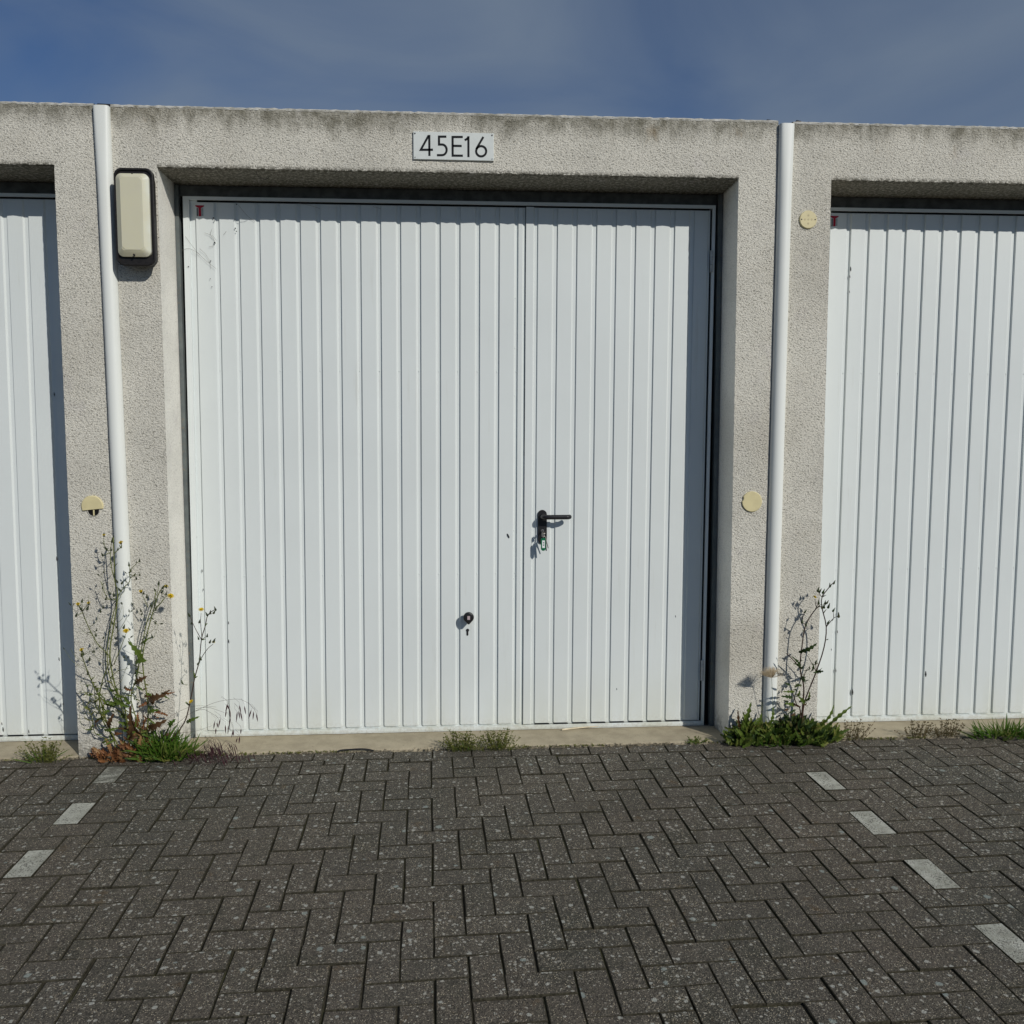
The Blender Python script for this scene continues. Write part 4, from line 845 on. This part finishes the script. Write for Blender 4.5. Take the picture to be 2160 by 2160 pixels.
tuft((3.52, -.012, 0), .075, .115, 34, L_straw, 'thin straw-coloured tuft just right of the green weed patch', 0, .012)
tuft((3.86, -.012, 0), .07, .10, 34, L_straw, 'dry brownish tuft, left of the pair under the right door', 0, .012)
tuft((4.02, -.012, 0), .09, .10, 48, L_straw, 'dry brownish tuft, right of the pair under the right door', 0, .012)
tuft((2.66, -.008, 0), .05, .04, 12, L_green, 'tiny dark green weed on the sill near the right reveal', 16, .01)
P = (4.32, -.05, 0); e = plant('grass_clump', P, 'spreading grass clump at the right edge under the right door', 'grass')
f = bmesh.new(); clump(f, (4.32, -.05, 0), .22, .04, .06, 150, 'blade', .006, (.05, .12)); tag(mobj('blades', f, L_grass, e), kind='stuff')
f = bmesh.new(); clump(f, (4.42, -.06, 0), .16, .03, .05, 70, 'blade', .004, (.03, .09)); tag(mobj('dry_blades', f, L_tuft, e), kind='stuff'); shift(e, P)
# green weed patch at the right pier
P = (3.11, -.06, 0); e = plant('weed_patch', P, 'dense patch of jagged green leaves round the foot of the right downpipe', 'weeds')
f = bmesh.new()
for cx, rx, h, n in ((2.94, .11, .14, 85), (3.08, .11, .15, 90), (3.22, .12, .16, 110), (3.34, .09, .09, 65), (2.87, .06, .04, 30)):
    clump(f, (cx, -.055, 0), rx, .055, h, n, 'lobed', .013, (.04, .10))
tag(mobj('leaves', f, L_green, e), kind='stuff')
f = bmesh.new()
for cx, rx, h, n in ((2.95, .12, .10, 80), (3.16, .13, .20, 130), (3.28, .12, .12, 70)): clump(f, (cx, -.045, 0), rx, .05, h, n, 'plain', .010, (.035, .09))
tag(mobj('dark_leaves', f, L_dark, e), kind='stuff')
f = bmesh.new(); clump(f, (3.12, -.07, 0), .28, .05, .05, 120, 'blade', .0035, (.03, .08)); clump(f, (3.02, -.05, 0), .10, .03, .12, 50, 'blade', .003, (.06, .13)); tag(mobj('blades', f, L_grass, e), kind='stuff')
for a, b, s in (((2.91, -.06, .10), (2.935, -.07, .235), .9), ((2.885, -.06, .08), (2.865, -.07, .195), .6), ((2.96, -.07, .09), (2.985, -.08, .175), .9), ((3.03, -.06, .1), (3.045, -.07, .21), .7), ((3.30, -.07, .10), (3.36, -.09, .22), .7), ((3.34, -.08, .1), (3.46, -.09, .205), .7)):
    f = bmesh.new(); leaf(f, a, b, .017*s, 'lobed', .2); mobj('leaf', f, L_green if s > .65 else L_red, e)
shift(e, P)
P = (3.20, -.05, 0); e = plant('budding_weed', P, 'tall dark branching weed with pointed buds right of the right downpipe', 'weed')
stems_obj(e, STEMS_R, L_stemR, .0023)
f = bmesh.new()
for b in BUDS_R: bud(f, b, Vector((prg.uniform(-.2, .7), -.2, 1)), prg.uniform(.0040, .0055))
for pts, wdt in STEMS_R:
    for q in smoothpts(pts, 3)[2:-1:4]:
        d = Vector((prg.uniform(-1, 1), -.3, prg.uniform(.1, 1))).normalized()*prg.uniform(.015, .04); leaf(f, q, q+d, .0025, 'plain', .2, 3)
tag(mobj('buds', f, L_dark, e), kind='stuff')
for p, s in FLOWERS_R: f = bmesh.new(); flower(f, p, s); mobj('flower', f, L_yel, e)
for a, b, c, s in LEAVES_R: f = bmesh.new(); leaf(f, a, b, .015*s, 'lobed', .2); mobj('leaf', f, LM[c], e)
for k in range(12):
    a = Vector((prg.uniform(3.12, 3.22), prg.uniform(-.09, -.05), prg.uniform(.15, .42))); d = Vector((prg.uniform(-1, .8), -.3, prg.uniform(-.3, .6))).normalized()*prg.uniform(.03, .06)
    f = bmesh.new(); leaf(f, a, a+d, .008, 'lobed', .2); mobj('leaf', f, L_dark if k % 3 else L_red, e)
shift(e, P)
P = (3.03, -.05, 0); e = plant('seed_head_weed', P, 'pale fluffy fan-shaped seed head on a thin stalk before the right downpipe', 'weed')
f = bmesh.new(); tube(f, smoothpts([(SEEDHEAD[0][0], -.05, 0)]+SEEDHEAD, 3), .0012, 6, .8); mobj('stem', f, L_stem, e, True)
f = bmesh.new(); c = Vector(SEEDHEAD[-1])
for k in range(380):
    a = prg.uniform(-1.35, 1.35); b = prg.uniform(-1.0, 1.0); L = prg.uniform(.042, .066)*(1-.18*math.cos(a))
    d = Vector((math.sin(a)*1.0, math.sin(b)*.8, math.cos(a)*.95+.06)); t = c+d*L; s = Vector((.0005, 0, .0003)); vs = [f.verts.new(q) for q in (c-s, c+s, t+s*.9, t-s*.9)]; f.faces.new(vs)
    for z in range(3):
        u = Vector((prg.uniform(-1, 1), prg.uniform(-1, 1), prg.uniform(-.5, 1))).normalized()*.006; vs = [f.verts.new(q) for q in (t-s*.6, t+s*.6, t+u)]; f.faces.new(vs)
tag(mobj('seed_head', f, L_seed, e), kind='stuff')
for k in range(6):
    x = prg.uniform(2.97, 3.05); f = bmesh.new(); leaf(f, (x, -.05, .05), (x+prg.uniform(-.06, .03), -.07, prg.uniform(.15, .26)), .0022, 'blade', .1); mobj('blade', f, L_tuft, e)
shift(e, P)

# ------------------------------------------------------------------ litter, crumbs, moss
f = bmesh.new()
for k in range(6000):
    x = prg.uniform(-2.4, 5.2); loc = (x % PER); inpier = not (.01 < loc < XOR-.01)
    y = prg.gauss(-.016, .009) if not inpier else prg.gauss(-.014, .006)
    if noise.noise(Vector((x*4, 0, 0))) < -.15 and prg.random() < .6: continue
    s = prg.uniform(.002, .0085); c = Vector((x, y, prg.uniform(-.001, .003))); vs = [f.verts.new(c+Vector((prg.uniform(-1, 1), prg.uniform(-1, 1), prg.uniform(-.6, 1)))*s) for q in range(4)]
    for t in ((0, 1, 2), (0, 2, 3), (0, 3, 1), (1, 3, 2)): f.faces.new([vs[q] for q in t])
tag(mobj('crumbs', f, M_grit), 'crumbled mortar and grit along the foot of the sills', 'grit', kind='stuff')
f = bmesh.new()
for k in range(900):
    x = prg.uniform(-2.0, 5.0)
    if noise.noise(Vector((x*2.3, 7, 0))) < .0: continue
    y = prg.gauss(-.016, .006); b = Vector((x, y, 0))
    for z in range(3): leaf(f, b, b+Vector((prg.uniform(-.008, .008), prg.uniform(-.008, .004), prg.uniform(.004, .013))), .0024, 'plain', .1, 2)
tag(mobj('moss', f, L_tuft), 'yellowish moss in the joint below the sills', 'moss', kind='stuff')
f = bmesh.new(); pts = [(.805, -.028, .004), (.825, -.026, .013), (.87, -.024, .015), (.92, -.022, .016), (.96, -.022, .013), (.99, -.024, .006)]
tube(f, smoothpts(pts, 3), [.004]*16, 6); tag(mobj('rubber_strip', f, M_gasket), 'black curved rubber strip lying at the sill left of the tufts', 'rubber strip')
f = bmesh.new(); tube(f, [(1.985, .205, .014), (2.05, .222, .015), (2.16, .243, .0145), (2.24, .247, .0145)], [.0045, .004, .003, .001], 6); tag(mobj('wooden_sliver', f, plain('pale_wood', (.66, .57, .40), .7)), 'pale thin sliver of wood lying under the handle side of the middle door', 'sliver')
# cobwebs with caught dirt, top left of the middle door
cw = empty('cobweb', (.15, .24, 2.6)); tag(cw, 'dirty cobweb threads at the upper left of the middle door', 'cobweb')
M_web = plain('web_thread', (.20, .19, .16), .8)
for pts in ([(.145, 2.64), (.185, 2.625), (.205, 2.60)], [(.185, 2.66), (.175, 2.63), (.19, 2.61), (.20, 2.585)], [(.20, 2.59), (.185, 2.575), (.165, 2.57)], [(.05, 2.62), (.10, 2.55), (.15, 2.50), (.20, 2.46)], [(.12, 2.56), (.15, 2.53), (.17, 2.49), (.172, 2.46)], [(.03, 2.55), (.07, 2.56), (.12, 2.53)], [(.32, 2.78), (.36, 2.73), (.40, 2.70)], [(.62, 2.795), (.68, 2.785), (.73, 2.77)], [(1.0, 2.785), (1.04, 2.775)], [(.24, 2.63), (.255, 2.65)]):
    f = bmesh.new(); tube(f, smoothpts([(x-.15, prg.uniform(-.002, .004), z-2.6) for x, z in pts], 3), .0006, 4); mobj('thread', f, M_web, cw)
f = bmesh.new()
for x, z, r in ((.195, 2.592, .004), (.172, 2.50, .003), (.31, 2.785, .003), (.192, 2.715, .004), (.196, 2.700, .003), (.299, 2.71, .0025), (.30, 2.665, .0035), (.305, 2.65, .003), (.168, 2.41, .0022), (.175, 2.37, .0022), (.06, 2.47, .003)):
    rings(f, [disc(x-.15, z-2.6, r, .004, 7), disc(x-.15, z-2.6, r*.5, -.002, 7)])
mobj('caught_dirt', f, M_gasket, cw)
cw2 = empty('dry_rootlet', (.46, .03, ZT)); tag(cw2, 'dry curled rootlet hanging from the lintel above the middle door', 'rootlet')
f = bmesh.new(); tube(f, smoothpts([(0, 0, .002), (.004, -.005, -.02), (.022, 0, -.034), (.045, .01, -.036), (.056, .02, -.022)], 3), .0010, 5); mobj('rootlet', f, M_gasket, cw2)
